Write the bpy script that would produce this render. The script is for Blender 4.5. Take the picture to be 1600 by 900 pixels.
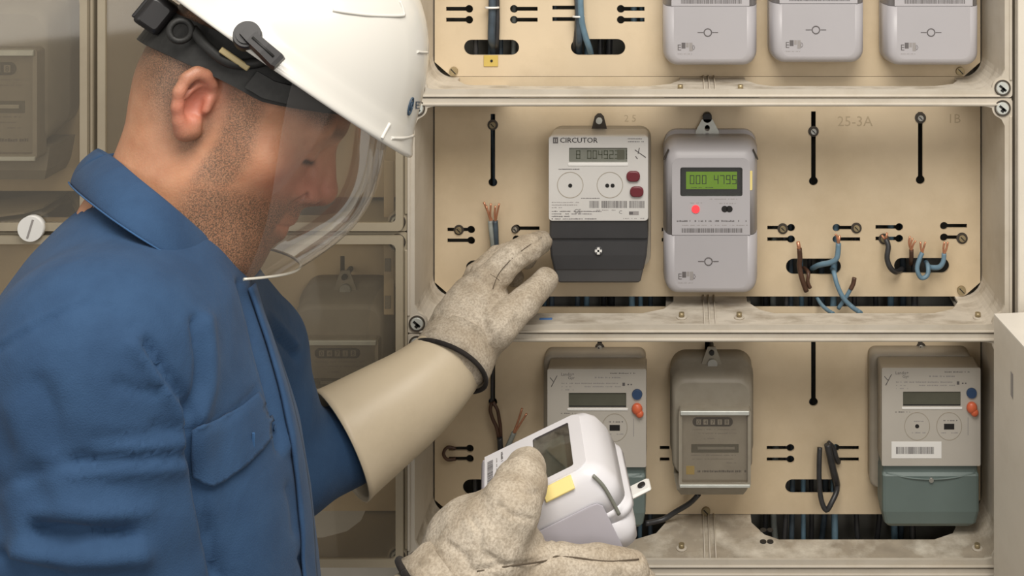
import bpy, bmesh, math, random
import numpy as np
from mathutils import Vector, Matrix
from mathutils.bvhtree import BVHTree
for o in list(bpy.data.objects): bpy.data.objects.remove(o)
sc = bpy.context.scene
COL = sc.collection
R = math.radians
# ------------------------------------------------------------------ camera, world, light, exposure
S = 0.00085; D = 1.6; XH = 1060.0; YH = -260.0
CX = (XH-800)*S; CZ = 1.85
cam = bpy.data.cameras.new('camera'); camo = bpy.data.objects.new('camera', cam); COL.objects.link(camo)
camo.location = (CX, -D, CZ); camo.rotation_euler = (R(90), 0, 0)
cam.sensor_width = 36; cam.lens = 36*(D/S)/1600
cam.shift_x = -(XH-800)/1600; cam.shift_y = -(450-YH)/1600
cam.clip_start = 0.05; cam.clip_end = 50
sc.camera = camo
w = bpy.data.worlds.new('world'); sc.world = w; w.use_nodes = True
w.node_tree.nodes['Background'].inputs[0].default_value = (1.0, 0.93, 0.84, 1)
w.node_tree.nodes['Background'].inputs[1].default_value = 0.36
def area(name, loc, target, size, size_y, power, col):
    l = bpy.data.lights.new(name, 'AREA'); l.shape = 'RECTANGLE'; l.size = size; l.size_y = size_y
    l.energy = power; l.color = col
    o = bpy.data.objects.new(name, l); COL.objects.link(o); o.location = loc
    d = Vector(target)-Vector(loc); o.rotation_euler = d.to_track_quat('-Z', 'Y').to_euler()
    return o
area('ceiling_lamp', (0.30, -1.15, 2.75), (0.0, -0.05, 1.35), 1.2, 0.8, 34, (1.0, 0.95, 0.88))
area('left_fill', (-1.7, -2.2, 1.9), (0.2, 0, 1.3), 1.0, 1.4, 12, (1.0, 0.97, 0.93))  # unseen fill added at front left to brighten left-facing sides
area('flash_umbrella', (0.75, -2.3, 2.0), (-0.1, 0, 1.3), 0.7, 0.7, 9, (1.0, 0.96, 0.92))
sc.view_settings.view_transform = 'Standard'; sc.view_settings.look = 'None'
sc.view_settings.gamma = 1; sc.view_settings.use_curve_mapping = False
sc.view_settings.exposure = -0.12

def P(px, py, Y=0.0):
    """world point that the photograph shows at pixel px,py if it stands at depth Y"""
    t = (D+Y)/D
    return Vector((CX+(px-XH)*S*t, Y, CZ-(py-YH)*S*t))
def U(Y): return S*(D+Y)/D          # metres per pixel at that depth
# ------------------------------------------------------------------ materials
MAT = {}
def mat(name, col, rough=0.5, metal=0.0, noise=0.0, nscale=40.0, bump=0.0, bscale=200.0, dirt=None, dscale=6.0, damt=0.5,
        coat=0.0, emit=0.0, sss=0.0, spec=0.5, stretch=(1, 1, 1)):
    m = bpy.data.materials.new(name); m.use_nodes = True; MAT[name] = m
    nt = m.node_tree; b = nt.nodes['Principled BSDF']; N = nt.nodes.new; L = nt.links.new
    b.inputs['Base Color'].default_value = (*col, 1); b.inputs['Roughness'].default_value = rough
    b.inputs['Metallic'].default_value = metal; b.inputs['Coat Weight'].default_value = coat
    b.inputs['Specular IOR Level'].default_value = spec
    if sss: b.inputs['Subsurface Weight'].default_value = sss; b.inputs['Subsurface Scale'].default_value = 0.006
    if emit: b.inputs['Emission Color'].default_value = (*col, 1); b.inputs['Emission Strength'].default_value = emit
    tc = N('ShaderNodeTexCoord'); mp = N('ShaderNodeMapping'); mp.inputs['Scale'].default_value = stretch
    L(tc.outputs['Object'], mp.inputs['Vector'])
    cur = None
    if noise:
        n = N('ShaderNodeTexNoise'); n.inputs['Scale'].default_value = nscale; n.inputs['Detail'].default_value = 5
        L(mp.outputs[0], n.inputs['Vector'])
        r = N('ShaderNodeMapRange'); r.inputs[1].default_value = 0.3; r.inputs[2].default_value = 0.7
        r.inputs[3].default_value = 1-noise; r.inputs[4].default_value = 1+noise
        L(n.outputs['Fac'], r.inputs[0])
        mx = N('ShaderNodeVectorMath'); mx.operation = 'SCALE'; mx.inputs[0].default_value = col
        L(r.outputs[0], mx.inputs['Scale']); cur = mx.outputs[0]
    if dirt:
        n = N('ShaderNodeTexNoise'); n.inputs['Scale'].default_value = dscale; n.inputs['Detail'].default_value = 8
        n.inputs['Roughness'].default_value = 0.65
        L(mp.outputs[0], n.inputs['Vector'])
        r = N('ShaderNodeMapRange'); r.inputs[1].default_value = 0.45; r.inputs[2].default_value = 0.72
        r.inputs[3].default_value = 0; r.inputs[4].default_value = damt
        L(n.outputs['Fac'], r.inputs[0])
        mx = N('ShaderNodeMix'); mx.data_type = 'RGBA'
        mx.inputs[6].default_value = (*col, 1); mx.inputs[7].default_value = (*dirt, 1)
        if cur is not None: L(cur, mx.inputs[6])
        L(r.outputs[0], mx.inputs[0]); cur = mx.outputs[2]
    if cur is not None: L(cur, b.inputs['Base Color'])
    if bump:
        n = N('ShaderNodeTexNoise'); n.inputs['Scale'].default_value = bscale; n.inputs['Detail'].default_value = 4
        L(mp.outputs[0], n.inputs['Vector'])
        bp = N('ShaderNodeBump'); bp.inputs['Strength'].default_value = bump; bp.inputs['Distance'].default_value = 0.002
        L(n.outputs['Fac'], bp.inputs['Height']); L(bp.outputs[0], b.inputs['Normal'])
    return m
def glass(name, tint, rough=0.03, refl=0.06, opac=0.0, ocol=(0.5, 0.45, 0.4)):
    m = bpy.data.materials.new(name); m.use_nodes = True; MAT[name] = m
    nt = m.node_tree; nt.nodes.clear(); N = nt.nodes.new; L = nt.links.new
    out = N('ShaderNodeOutputMaterial'); tr = N('ShaderNodeBsdfTransparent'); tr.inputs[0].default_value = (*tint, 1)
    gl = N('ShaderNodeBsdfGlossy'); gl.inputs['Roughness'].default_value = rough
    fr = N('ShaderNodeFresnel'); fr.inputs['IOR'].default_value = 1.5
    ad = N('ShaderNodeMath'); ad.operation = 'MULTIPLY_ADD'; ad.inputs[1].default_value = 0.55; ad.inputs[2].default_value = refl-0.04
    mx = N('ShaderNodeMixShader'); L(fr.outputs[0], ad.inputs[0]); L(ad.outputs[0], mx.inputs[0])
    last = tr.outputs[0]
    if opac:
        df = N('ShaderNodeBsdfDiffuse'); df.inputs[0].default_value = (*ocol, 1)
        m2 = N('ShaderNodeMixShader'); m2.inputs[0].default_value = opac
        L(tr.outputs[0], m2.inputs[1]); L(df.outputs[0], m2.inputs[2]); last = m2.outputs[0]
    L(last, mx.inputs[1]); L(gl.outputs[0], mx.inputs[2]); L(mx.outputs[0], out.inputs[0])
    return m
mat('plate_beige', (0.655, 0.535, 0.37), 0.55, noise=0.06, nscale=9, dirt=(0.47, 0.36, 0.215), dscale=5, damt=0.6, bump=0.05)
mat('housing', (0.54, 0.49, 0.41), 0.5, noise=0.05, nscale=14, dirt=(0.36, 0.30, 0.21), dscale=9, damt=0.6, bump=0.08, bscale=80)
mat('tray', (0.57, 0.52, 0.44), 0.6, noise=0.08, nscale=30, dirt=(0.24, 0.19, 0.13), dscale=20, damt=0.85, bump=0.15, bscale=90, stretch=(1, 2, 1))
mat('tray_dusty', (0.36, 0.31, 0.24), 0.7, noise=0.15, nscale=40, dirt=(0.72, 0.67, 0.57), dscale=18, damt=0.95, bump=0.2, bscale=90)
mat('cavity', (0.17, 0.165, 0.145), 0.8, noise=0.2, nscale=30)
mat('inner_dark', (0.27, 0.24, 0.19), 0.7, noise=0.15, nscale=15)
mat('old_housing', (0.36, 0.31, 0.225), 0.5, noise=0.1, nscale=20, dirt=(0.2, 0.16, 0.11), dscale=10, damt=0.5)
mat('old_plate', (0.62, 0.50, 0.33), 0.55, noise=0.06, nscale=8, dirt=(0.3, 0.22, 0.13), dscale=5, damt=0.4)
mat('cover_pale', (0.70, 0.65, 0.56), 0.5, noise=0.04, nscale=8, dirt=(0.5, 0.44, 0.35), dscale=12, damt=0.3)
mat('white_top', (0.74, 0.70, 0.63), 0.45, noise=0.03)
mat('black', (0.012, 0.011, 0.011), 0.5)
mat('seal_dark', (0.05, 0.04, 0.03), 0.6)
mat('cable_black', (0.03, 0.03, 0.032), 0.4, noise=0.3, nscale=60)
mat('cable_navy', (0.05, 0.07, 0.09), 0.45, noise=0.3, nscale=60)
mat('cable_blue', (0.13, 0.22, 0.29), 0.45, noise=0.2, nscale=60)
mat('cable_brown', (0.075, 0.035, 0.02), 0.45, noise=0.2, nscale=60)
mat('cable_grey', (0.25, 0.27, 0.25), 0.45, noise=0.2, nscale=60)
mat('copper', (0.62, 0.30, 0.18), 0.35, metal=0.7, noise=0.15, nscale=200)
mat('metal', (0.55, 0.55, 0.52), 0.35, metal=0.85, noise=0.1, nscale=80)
mat('zinc', (0.62, 0.64, 0.60), 0.45, metal=0.35, noise=0.08, nscale=80)
mat('brass', (0.36, 0.29, 0.17), 0.45, metal=0.6, noise=0.2, nscale=90)
mat('silver_body', (0.44, 0.425, 0.44), 0.38, noise=0.03, nscale=10)
mat('silver_lower', (0.41, 0.395, 0.41), 0.4, noise=0.03, nscale=10)
mat('new_white', (0.74, 0.73, 0.76), 0.33, noise=0.01)
mat('new_grey', (0.50, 0.48, 0.53), 0.38, noise=0.02)
mat('meter_white', (0.60, 0.585, 0.56), 0.4, noise=0.03, nscale=12)
mat('meter_cream', (0.47, 0.44, 0.39), 0.4, noise=0.05, nscale=12)
mat('meter_back', (0.33, 0.29, 0.23), 0.5, noise=0.06)
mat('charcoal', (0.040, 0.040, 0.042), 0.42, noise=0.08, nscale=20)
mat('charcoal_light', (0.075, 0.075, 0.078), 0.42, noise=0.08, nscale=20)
mat('green_grey', (0.125, 0.165, 0.155), 0.45, noise=0.06, nscale=20)
mat('old_meter', (0.30, 0.27, 0.215), 0.5, noise=0.08, nscale=20, dirt=(0.18, 0.15, 0.11), dscale=18, damt=0.5)
mat('old_face', (0.42, 0.40, 0.36), 0.45, noise=0.1, nscale=40)
mat('lcd_grey', (0.19, 0.195, 0.165), 0.25, noise=0.08, nscale=60)
mat('lcd_dark', (0.10, 0.10, 0.075), 0.25, noise=0.1, nscale=30)
mat('lcd_green', (0.16, 0.27, 0.012), 0.3, emit=0.9, noise=0.15, nscale=40)
mat('lcd_frame', (0.06, 0.05, 0.055), 0.3)
mat('lcd_line', (0.06, 0.065, 0.04), 0.4)
mat('print', (0.12, 0.11, 0.11), 0.6)
mat('print_light', (0.30, 0.28, 0.27), 0.6)
mat('label_white', (0.78, 0.77, 0.74), 0.5)
mat('yellow', (0.62, 0.46, 0.12), 0.45, noise=0.05)
mat('yellow_pale', (0.85, 0.70, 0.27), 0.4)
mat('button_red', (0.14, 0.022, 0.030), 0.35)
mat('button_orange', (0.62, 0.13, 0.055), 0.35)
mat('button_blue', (0.035, 0.07, 0.15), 0.35)
mat('led_red', (0.85, 0.05, 0.06), 0.3, emit=0.8)
mat('blue_mark', (0.10, 0.24, 0.55), 0.5)
mat('pencil', (0.47, 0.375, 0.25), 0.8)
mat('floor_concrete', (0.30, 0.28, 0.25), 0.7, noise=0.12, nscale=6)
mat('wall_paint', (0.55, 0.52, 0.46), 0.8, noise=0.04)
glass('clear_cover', (0.965, 0.94, 0.89), 0.05, 0.06, 0.10, (0.46, 0.43, 0.37))
glass('meter_glass', (0.97, 0.95, 0.91), 0.06, 0.05, 0.08)
glass('lens', (0.85, 0.88, 0.88), 0.04, 0.10)
# ------------------------------------------------------------------ mesh builder
class MB:
    def __init__(s): s.bm = bmesh.new(); s.mats = []; s.M = Matrix.Identity(4)
    def mi(s, m):
        if m is None: return 0
        if m not in s.mats: s.mats.append(m)
        return s.mats.index(m)
    def add(s, verts, faces, m=None, smooth=False):
        k = s.mi(m); vs = [s.bm.verts.new(s.M @ Vector(v)) for v in verts]
        for f in faces:
            try: fc = s.bm.faces.new([vs[i] for i in f]); fc.material_index = k; fc.smooth = smooth
            except ValueError: pass
    def box(s, x0, x1, y0, y1, z0, z1, m=None, bev=0.0):
        if bev <= 0:
            v = [(x, y, z) for x in (x0, x1) for y in (y0, y1) for z in (z0, z1)]
            s.add(v, [(0, 1, 3, 2), (4, 6, 7, 5), (0, 4, 5, 1), (2, 3, 7, 6), (0, 2, 6, 4), (1, 5, 7, 3)], m); return
        s.loft([(y1, x0+bev, x1-bev, z0+bev, z1-bev, bev*.6), (y1-bev, x0, x1, z0, z1, bev*.9), (y0+bev, x0, x1, z0, z1, bev*.9), (y0, x0+bev, x1-bev, z0+bev, z1-bev, bev*.6)], m, n=3)
    def loft(s, lv, m=None, n=6, cap0=True, cap1=True, smooth=True):
        """levels (y,x0,x1,z0,z1,r) of rounded rectangles in XZ, joined along Y"""
        rings = []
        for (y, x0, x1, z0, z1, r) in lv:
            rings.append([(p[0], y, p[1]) for p in rrect(x0, x1, z0, z1, r, n)])
        s.rings(rings, m, cap0, cap1, smooth)
    def rings(s, rings, m=None, cap0=True, cap1=True, smooth=True, closed=True):
        k = s.mi(m); n = len(rings[0]); V = [[s.bm.verts.new(s.M @ Vector(p)) for p in r] for r in rings]
        for a, b in zip(V[:-1], V[1:]):
            for i in range(n if closed else n-1):
                j = (i+1) % n
                try: f = s.bm.faces.new((a[i], a[j], b[j], b[i])); f.material_index = k; f.smooth = smooth
                except ValueError: pass
        if cap0: f = s.bm.faces.new(V[0][::-1]); f.material_index = k
        if cap1: f = s.bm.faces.new(V[-1]); f.material_index = k
    def cyl(s, p0, p1, r, m=None, seg=16, r1=None, caps=True, smooth=True):
        p0 = Vector(p0); p1 = Vector(p1); r1 = r if r1 is None else r1
        d = (p1-p0).normalized(); u = d.orthogonal().normalized(); v = d.cross(u)
        rg = [[q+(u*math.cos(a)+v*math.sin(a))*rr for a in [2*math.pi*i/seg for i in range(seg)]] for q, rr in ((p0, r), (p1, r1))]
        s.rings(rg, m, caps, caps, smooth)
    def tube(s, pts, r, m=None, seg=8, sub=5, taper=None):
        pts = [Vector(p) for p in pts]
        if sub > 1 and len(pts) > 2:
            q = []; n = len(pts)
            for i in range(n-1):
                a, b, c, d = pts[max(i-1, 0)], pts[i], pts[i+1], pts[min(i+2, n-1)]
                for k in range(sub):
                    t = k/sub; q.append(0.5*((2*b)+(c-a)*t+(2*a-5*b+4*c-d)*t*t+(3*b-a-3*c+d)*t**3))
            q.append(pts[-1]); pts = q
        n = len(pts); rg = []; u = None
        for i in range(n):
            d = (pts[min(i+1, n-1)]-pts[max(i-1, 0)]).normalized()
            u = d.orthogonal().normalized() if u is None else (u-d*u.dot(d)).normalized()
            v = d.cross(u); rr = r if taper is None else r*(taper[0]+(taper[1]-taper[0])*i/(n-1))
            rg.append([pts[i]+(u*math.cos(2*math.pi*k/seg)+v*math.sin(2*math.pi*k/seg))*rr for k in range(seg)])
        s.rings(rg, m)
    def ball(s, c, r, m=None, seg=16, rings=10, sc3=(1, 1, 1)):
        c = Vector(c); rg = []
        for i in range(1, rings):
            a = math.pi*i/rings
            rg.append([c+Vector((r*sc3[0]*math.sin(a)*math.cos(2*math.pi*k/seg), r*sc3[1]*math.sin(a)*math.sin(2*math.pi*k/seg), r*sc3[2]*math.cos(a))) for k in range(seg)])
        s.rings(rg, m)
    def torus(s, c, ax, R0, r0, m=None, seg=24, s2=6, a0=0, a1=2*math.pi):
        c = Vector(c); ax = Vector(ax).normalized(); u = ax.orthogonal().normalized(); v = ax.cross(u); rg = []
        full = abs(a1-a0) > 6.28
        for i in range(seg+1):
            a = a0+(a1-a0)*i/seg; d = u*math.cos(a)+v*math.sin(a)
            rg.append([c+d*(R0+r0*math.cos(b))+ax*r0*math.sin(b) for b in [2*math.pi*k/s2 for k in range(s2)]])
        s.rings(rg, m, not full, not full)
    def sheet(s, outer, holes, th, m=None, plane='XZ', at=0.0):
        """flat sheet with real holes; outline points 2D; thickness th towards +normal side of 'at'"""
        cu = bpy.data.curves.new('t', 'CURVE'); cu.dimensions = '2D'; cu.fill_mode = 'BOTH'; cu.extrude = th/2
        for pl in [outer]+holes:
            sp = cu.splines.new('POLY'); sp.points.add(len(pl)-1); sp.use_cyclic_u = True
            for i, p in enumerate(pl): sp.points[i].co = (p[0], p[1], 0, 1)
        ob = bpy.data.objects.new('t', cu); me = bpy.data.meshes.new_from_object(ob)
        vs = []
        for v in me.vertices:
            x, y, z = v.co
            vs.append((x, at+th/2+z, y) if plane == 'XZ' else ((x, y, at+th/2+z) if plane == 'XY' else (at+th/2+z, x, y)))
        s.add(vs, [tuple(f.vertices) for f in me.polygons], m)
        bpy.data.objects.remove(ob); bpy.data.curves.remove(cu); bpy.data.meshes.remove(me)
    def text(s, body, x, z, y, size, m=None, th=0.0001, align='LEFT', rot=0.0, sx=1.0):
        cu = bpy.data.curves.new('t', 'FONT'); cu.body = body; cu.size = size; cu.align_x = align; cu.resolution_u = 2
        ob = bpy.data.objects.new('t', cu); me = bpy.data.meshes.new_from_object(ob)
        c, sn = math.cos(rot), math.sin(rot)
        vs = [(x+(v.co.x*sx*c-v.co.y*sn), y, z+(v.co.x*sx*sn+v.co.y*c)) for v in me.vertices]
        s.add(vs, [tuple(f.vertices) for f in me.polygons], m)
        bpy.data.objects.remove(ob); bpy.data.curves.remove(cu); bpy.data.meshes.remove(me)
    def build(s, name, parent=None, m=None, root=None):
        s.bm.normal_update()
        bmesh.ops.recalc_face_normals(s.bm, faces=s.bm.faces)
        me = bpy.data.meshes.new(name); s.bm.to_mesh(me); s.bm.free()
        for k in (s.mats or [m]): me.materials.append(MAT[k])
        if parent is not None:
            off = ORG.get(parent.name, Vector((0, 0, 0))); me.transform(Matrix.Translation(-off))
        ob = bpy.data.objects.new(name, me); COL.objects.link(ob)
        if parent is not None: ob.parent = parent; ORG[ob.name] = ORG.get(parent.name, Vector((0, 0, 0)))
        return ob
ORG = {}
def rrect(x0, x1, z0, z1, r, n=6):
    r = max(min(r, (x1-x0)/2-1e-5, (z1-z0)/2-1e-5), 1e-5); out = []
    for cx, cz, a0 in ((x1-r, z1-r, 0), (x0+r, z1-r, 90), (x0+r, z0+r, 180), (x1-r, z0+r, 270)):
        for i in range(n+1):
            a = R(a0+90*i/n); out.append((cx+r*math.cos(a), cz+r*math.sin(a)))
    return out
def root(name, label, cat, loc, group=None, kind=None):
    o = bpy.data.objects.new(name, None); COL.objects.link(o); o.location = loc; o.empty_display_size = 0.02
    if kind: o['kind'] = kind
    if label: o['label'] = label
    if cat: o['category'] = cat
    if group: o['group'] = group
    ORG[o.name] = Vector(loc); return o
def tag(o, label=None, cat=None, group=None, kind=None):
    for k, v in (('label', label), ('category', cat), ('group', group), ('kind', kind)):
        if v: o[k] = v
    return o
def recenter(o):
    """put a top-level mesh's origin at its own centre"""
    me = o.data; n = len(me.vertices); a = np.empty(n*3, 'f'); me.vertices.foreach_get('co', a); a = a.reshape(-1, 3)
    c = Vector([float(v) for v in (a.min(0)+a.max(0))/2]); me.transform(Matrix.Translation(-c)); o.location = c
    ORG[o.name] = c
    return o
def copy_tree(o, parent=None):
    c = o.copy(); COL.objects.link(c); c.parent = parent; ORG[c.name] = ORG.get(o.name, Vector((0, 0, 0)))
    for ch in list(o.children): copy_tree(ch, c)
    return c
# ------------------------------------------------------------------ the setting
b = MB(); b.box(-3, 3, -3.2, 0.4, -0.1, 0.0); tag(b.build('floor', m='floor_concrete'), kind='structure')
b = MB(); b.box(-3, 3, 0.075, 0.2, 0.0, 2.9); tag(b.build('wall_back', m='wall_paint'), kind='structure')
# ------------------------------------------------------------------ meter enclosures
DP = 0.112                       # plate to front rim
def keyhole(x, y, x2, side, lw=3.2, r=6.2, Y=0.0):
    """slot from x..x2 (pixels) at height y with a round end on 'side'"""
    u = S; c0 = P(x, y, Y); c1 = P(x2, y, Y); h = lw*u; rr = r*u; z = c0.z; a = math.asin(h/rr)
    pts = []
    if side == 'R':
        cx = c1.x; pts = [(c0.x, z-h), ]
        for i in range(15):
            t = math.pi+a+(2*math.pi-2*a)*i/14; pts.append((cx+rr*math.cos(t), z+rr*math.sin(t)))
        pts.append((c0.x, z+h))
    elif side == 'L':
        cx = c0.x; pts = [(c1.x, z+h)]
        for i in range(15):
            t = a+(2*math.pi-2*a)*i/14; pts.append((cx+rr*math.cos(t), z+rr*math.sin(t)))
        pts.append((c1.x, z-h))
    else:
        pts = [(c0.x, z-h), (c1.x, z-h), (c1.x, z+h), (c0.x, z+h)]
    return pts
def vslot(x, y0, y1, lw=3.6, r=7.0):
    a0 = P(x, y0); a1 = P(x, y1); h = lw*S; rr = r*S; a = math.asin(h/rr); pts = [(a0.x+h, a0.z), (a0.x-h, a0.z)]
    for i in range(15):
        t = math.pi/2+a+(2*math.pi-2*a)*i/14; pts.append((a1.x+rr*math.cos(t), a1.z+rr*math.sin(t)))
    return pts
def oval(x0, x1, y0, y1):
    a = P(x0, y1); c = P(x1, y0); return rrect(a.x, c.x, a.z, c.z, (c.z-a.z)/2, 8)
def outl(pts): return [(P(x, y).x, P(x, y).z) for x, y in pts]
ZC = lambda y: P(0, y).z
def zfront(y): return P(0, y, -DP).z
def enclosure(name, label, x0, x1, yb0, yt, yb, seam_t, seam_b, hm, pm, tm, openings, holes, bosses, clear=None, wl=30, group=None):
    """x0,x1 plate edges, seam_t/seam_b the front seams (pixels at the rim), yb plate bottom, yt plate top (at Y=0)"""
    zb = zfront(seam_b); zt = zfront(seam_t); yf = -DP
    xl = P(x0, 0).x-0.001; xr = P(x1, 0).x+0.001            # inner walls
    rim = 0.0095; xlo = xl-rim; xro = xr+rim
    rt = root(name, label, 'meter box', ((xl+xr)/2, 0.06, zb), group)
    b = MB()
    # back
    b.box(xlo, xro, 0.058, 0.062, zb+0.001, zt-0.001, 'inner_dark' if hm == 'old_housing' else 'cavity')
    # side walls
    fl = zb+0.0028; ce = zt-0.0105
    rad = 0.028
    b.box(xlo, xl, yf+0.004, 0.058, zb+0.001, zt-0.001, hm); b.box(xr, xro, yf+0.004, 0.058, zb+0.001, zt-0.001, hm)
    # rounded inner corners, bottom (fillets)
    for sx, xx in ((1, xl), (-1, xr)):
        prof = [(xx, fl), (xx, fl+rad)]+[(xx+sx*(rad-rad*math.cos(a)), fl+rad-rad*math.sin(a)) for a in [math.pi/2*i/7 for i in range(1, 8)]]
        b.rings([[(p[0], y, p[1]) for p in prof] for y in (yf+0.003, 0.0)], tm, smooth=False)
        prof = [(xx, ce), (xx, ce-0.02)]+[(xx+sx*(0.02-0.02*math.cos(a)), ce-0.02+0.02*math.sin(a)) for a in [math.pi/2*i/7 for i in range(1, 8)]]
        b.rings([[(p[0], y, p[1]) for p in prof] for y in (yf+0.003, 0.0)], hm, smooth=False)
    hs = b.build('housing', rt)
    # floor tray and ceiling with the cable openings
    b = MB()
    ol = [(xl, yf+0.003), (xr, yf+0.003), (xr, 0.058), (xl, 0.058)]
    ops = []
    for (ox0, ox1) in openings:
        a, c = P(ox0, 0, -0.03).x, P(ox1, 0, -0.03).x; s_ = 0.03
        ops.append([(a, -0.018), (a+s_*.5, -0.045), (a+s_*1.1, -0.056), (c-s_*1.3, -0.056), (c-s_*.4, -0.042), (c, -0.018), (c, 0.052), (a, 0.052)])
    b.sheet(ol, ops, 0.003, tm, 'XY', fl-0.003)
    tr = b.build('floor_tray', rt)
    b = MB(); b.sheet(ol, [[(p[0], p[1] if p[1] > -.03 else p[1]-.040) for p in o_] for o_ in ops], 0.003, hm, 'XY', ce)
    b.build('top_wall', rt)
    # rim
    b = MB()
    br = 0.0125; inner = []
    # inner outline with bulges round the screw bosses
    ir = 0.006
    def corner(cx, cz, sx, sz):
        # boss quarter bulging into the opening
        pts = []
        for i in range(9):
            a = math.pi/2*i/8
            pts.append((cx+sx*br*math.cos(a), cz+sz*br*math.sin(a)))
        return pts
    bz0, bz1 = zb+0.0125, zt-0.0125
    bxl, bxr = xl+0.003, xr-0.003
    inner = [(xl, bz1-0.020)] + [(xl, bz1-0.020)]
    inner = []
    inner += [(xl, bz1-0.022), (xl+0.004, bz1-0.014)]+corner(bxl+.0, bz1, 1, -1)[::-1][2:]+[(bxl+.016, ce-0.001), (bxl+0.022, ce)]
    right = [(xr-(p[0]-xl), p[1]) for p in inner][::-1]
    top = inner+right
    bot = [(p[0], zb+zt-p[1]) for p in top][::-1]
    # keep floor rim thin
    inn = top+bot
    b.sheet(rrect(xlo, xro, zb+0.0006, zt-0.0006, 0.004, 3), [inn], 0.004, hm, 'XZ', yf)
    # raised outer bead
    for z0_, z1_ in ((zb+0.001, zb+0.004), (zt-0.0095, zt-0.006)):
        b.box(xlo+.015, xro-.015, yf-0.0022, yf+0.001, z0_, z1_, hm, 0.0009)
    for x0_, x1_ in ((xlo+0.0005, xlo+0.004), (xro-0.004, xro-0.0005)):
        b.box(x0_, x1_, yf-0.0022, yf+0.001, zb+0.022, zt-0.022, hm, 0.0009)
    b.build('rim', rt)
    for (bx, bz) in [(bxl, bz0), (bxl, bz1), (bxr, bz0), (bxr, bz1)]:
        b = MB(); b.cyl((bx, yf-0.001, bz), (bx, yf+0.001, bz), 0.0105, hm, 24)
        b.torus((bx, yf-0.0012, bz), (0, 1, 0), 0.0092, 0.0010, 'seal_dark', 28)
        q = b.build('screw_boss', rt)
        b = MB(); b.cyl((bx, yf-0.0026, bz), (bx, yf-0.001, bz), 0.0072, 'zinc', 20, 0.0078)
        a = 0.7
        b.M = Matrix.Translation((bx, 0, bz)) @ Matrix.Rotation(a, 4, 'Y')
        b.box(-.0052, .0052, yf-0.0031, yf-0.0024, -.0014, .0014, 'black')
        b.box(-.0004, .0036, yf-0.0031, yf-0.0024, -.0042, .0014, 'black')
        b.build('boss_screw', q)
    # mounting plate
    b = MB()
    zpb = ZC(yb)+0.0015; zpt = ZC(yt); ch = 0.019; xa, xb = P(x0, 0).x+.001, P(x1, 0).x-.001
    o_ = [(xa, zpb+ch), (xa+ch*1.15, zpb), (xb-ch*1.15, zpb), (xb, zpb+ch), (xb, zpt-ch), (xb-ch, zpt), (xa+ch, zpt), (xa, zpt-ch)]
    b.sheet(o_, holes, 0.003, pm, 'XZ', 0.0)
    mp = b.build('mounting_plate', rt)
    return rt, mp, tr
def screw(parent, x, y, Y=0.0, r=6.5, m='brass', name='plate_screw', slot=True, washer=None):
    c = P(x, y, Y); b = MB(); u = S
    if washer: b.cyl((c.x, Y-0.0012, c.z), (c.x, Y+.0005, c.z), washer*u, 'seal_dark', 20)
    b.cyl((c.x, Y-0.004, c.z), (c.x, Y, c.z), r*u, m, 18, r*u*1.05)
    if slot:
        b.M = Matrix.Translation((c.x, 0, c.z)) @ Matrix.Rotation(0.8, 4, 'Y')
        b.box(-r*u*.8, r*u*.8, Y-0.0045, Y-0.0035, -.0006, .0006, 'black')
    return b.build(name, parent)
# --- middle column, three rows
XL, XR = 678, 1533
h1 = [keyhole(697, 14, 733, 'R'), keyhole(697, 31, 733, 'R'), keyhole(803, 14, 840, 'L'), keyhole(803, 31, 840, 'L'),
      keyhole(863, 12, 898, None), keyhole(863, 30, 898, None), keyhole(970, 14, 1007, 'L'), keyhole(970, 31, 1007, 'L'),
      oval(725, 811, 62, 86), oval(892, 977, 61, 86), oval(1070, 1150, 62, 86), oval(1240, 1320, 62, 86)]
enc1, pl1, tr1 = enclosure('meter_enclosure', 'beige plastic meter box, top row, three silver meters on its right half', XL, XR, 0, -235, 121, -215, 153,
    'housing', 'plate_beige', 'tray', [(712, 1062), (1165, 1500)], h1, None)
h2 = [vslot(770, 178, 285), vslot(1271, 174, 283), vslot(1438, 175, 281), vslot(937, 178, 283), vslot(1105, 176, 283),
      keyhole(699, 359, 736, 'R'), keyhole(699, 376, 736, 'R'), keyhole(807, 357, 843, 'L'), keyhole(807, 374, 843, 'L'),
      keyhole(1034, 359, 1044, None), keyhole(1034, 375, 1044, None), keyhole(1199, 356, 1236, 'R'), keyhole(1199, 374, 1236, 'R'),
      keyhole(1307, 356, 1345, 'L'), keyhole(1307, 374, 1344, 'L'), keyhole(1368, 355, 1405, 'R'), keyhole(1368, 373, 1405, 'R'),
      keyhole(1475, 353, 1511, 'L'), keyhole(1475, 371, 1511, 'L'), oval(728, 812, 407, 431), oval(1228, 1314, 404, 429), oval(1397, 1483, 403, 427)]
enc2, pl2, tr2 = enclosure('meter_enclosure', 'beige plastic meter box, middle row, holding the white meter and the green-lit meter', XL, XR, 0, 120, 465, 153, 521,
    'housing', 'plate_beige', 'tray', [(790, 1052), (1168, 1500)], h2, None)
h3 = [vslot(770, 530, 628), vslot(937, 530, 628), vslot(1105, 530, 628), vslot(1271, 530, 628), vslot(1438, 530, 628),
      keyhole(701, 701, 734, 'R'), keyhole(701, 717, 734, 'R'), keyhole(1031, 700, 1046, None), keyhole(1031, 718, 1046, None),
      keyhole(1198, 700, 1235, 'R'), keyhole(1198, 718, 1235, 'R'), keyhole(1306, 700, 1342, 'L'), keyhole(1306, 718, 1342, 'L'),
      oval(723, 807, 749, 774), oval(1227, 1312, 749, 771)]
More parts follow.
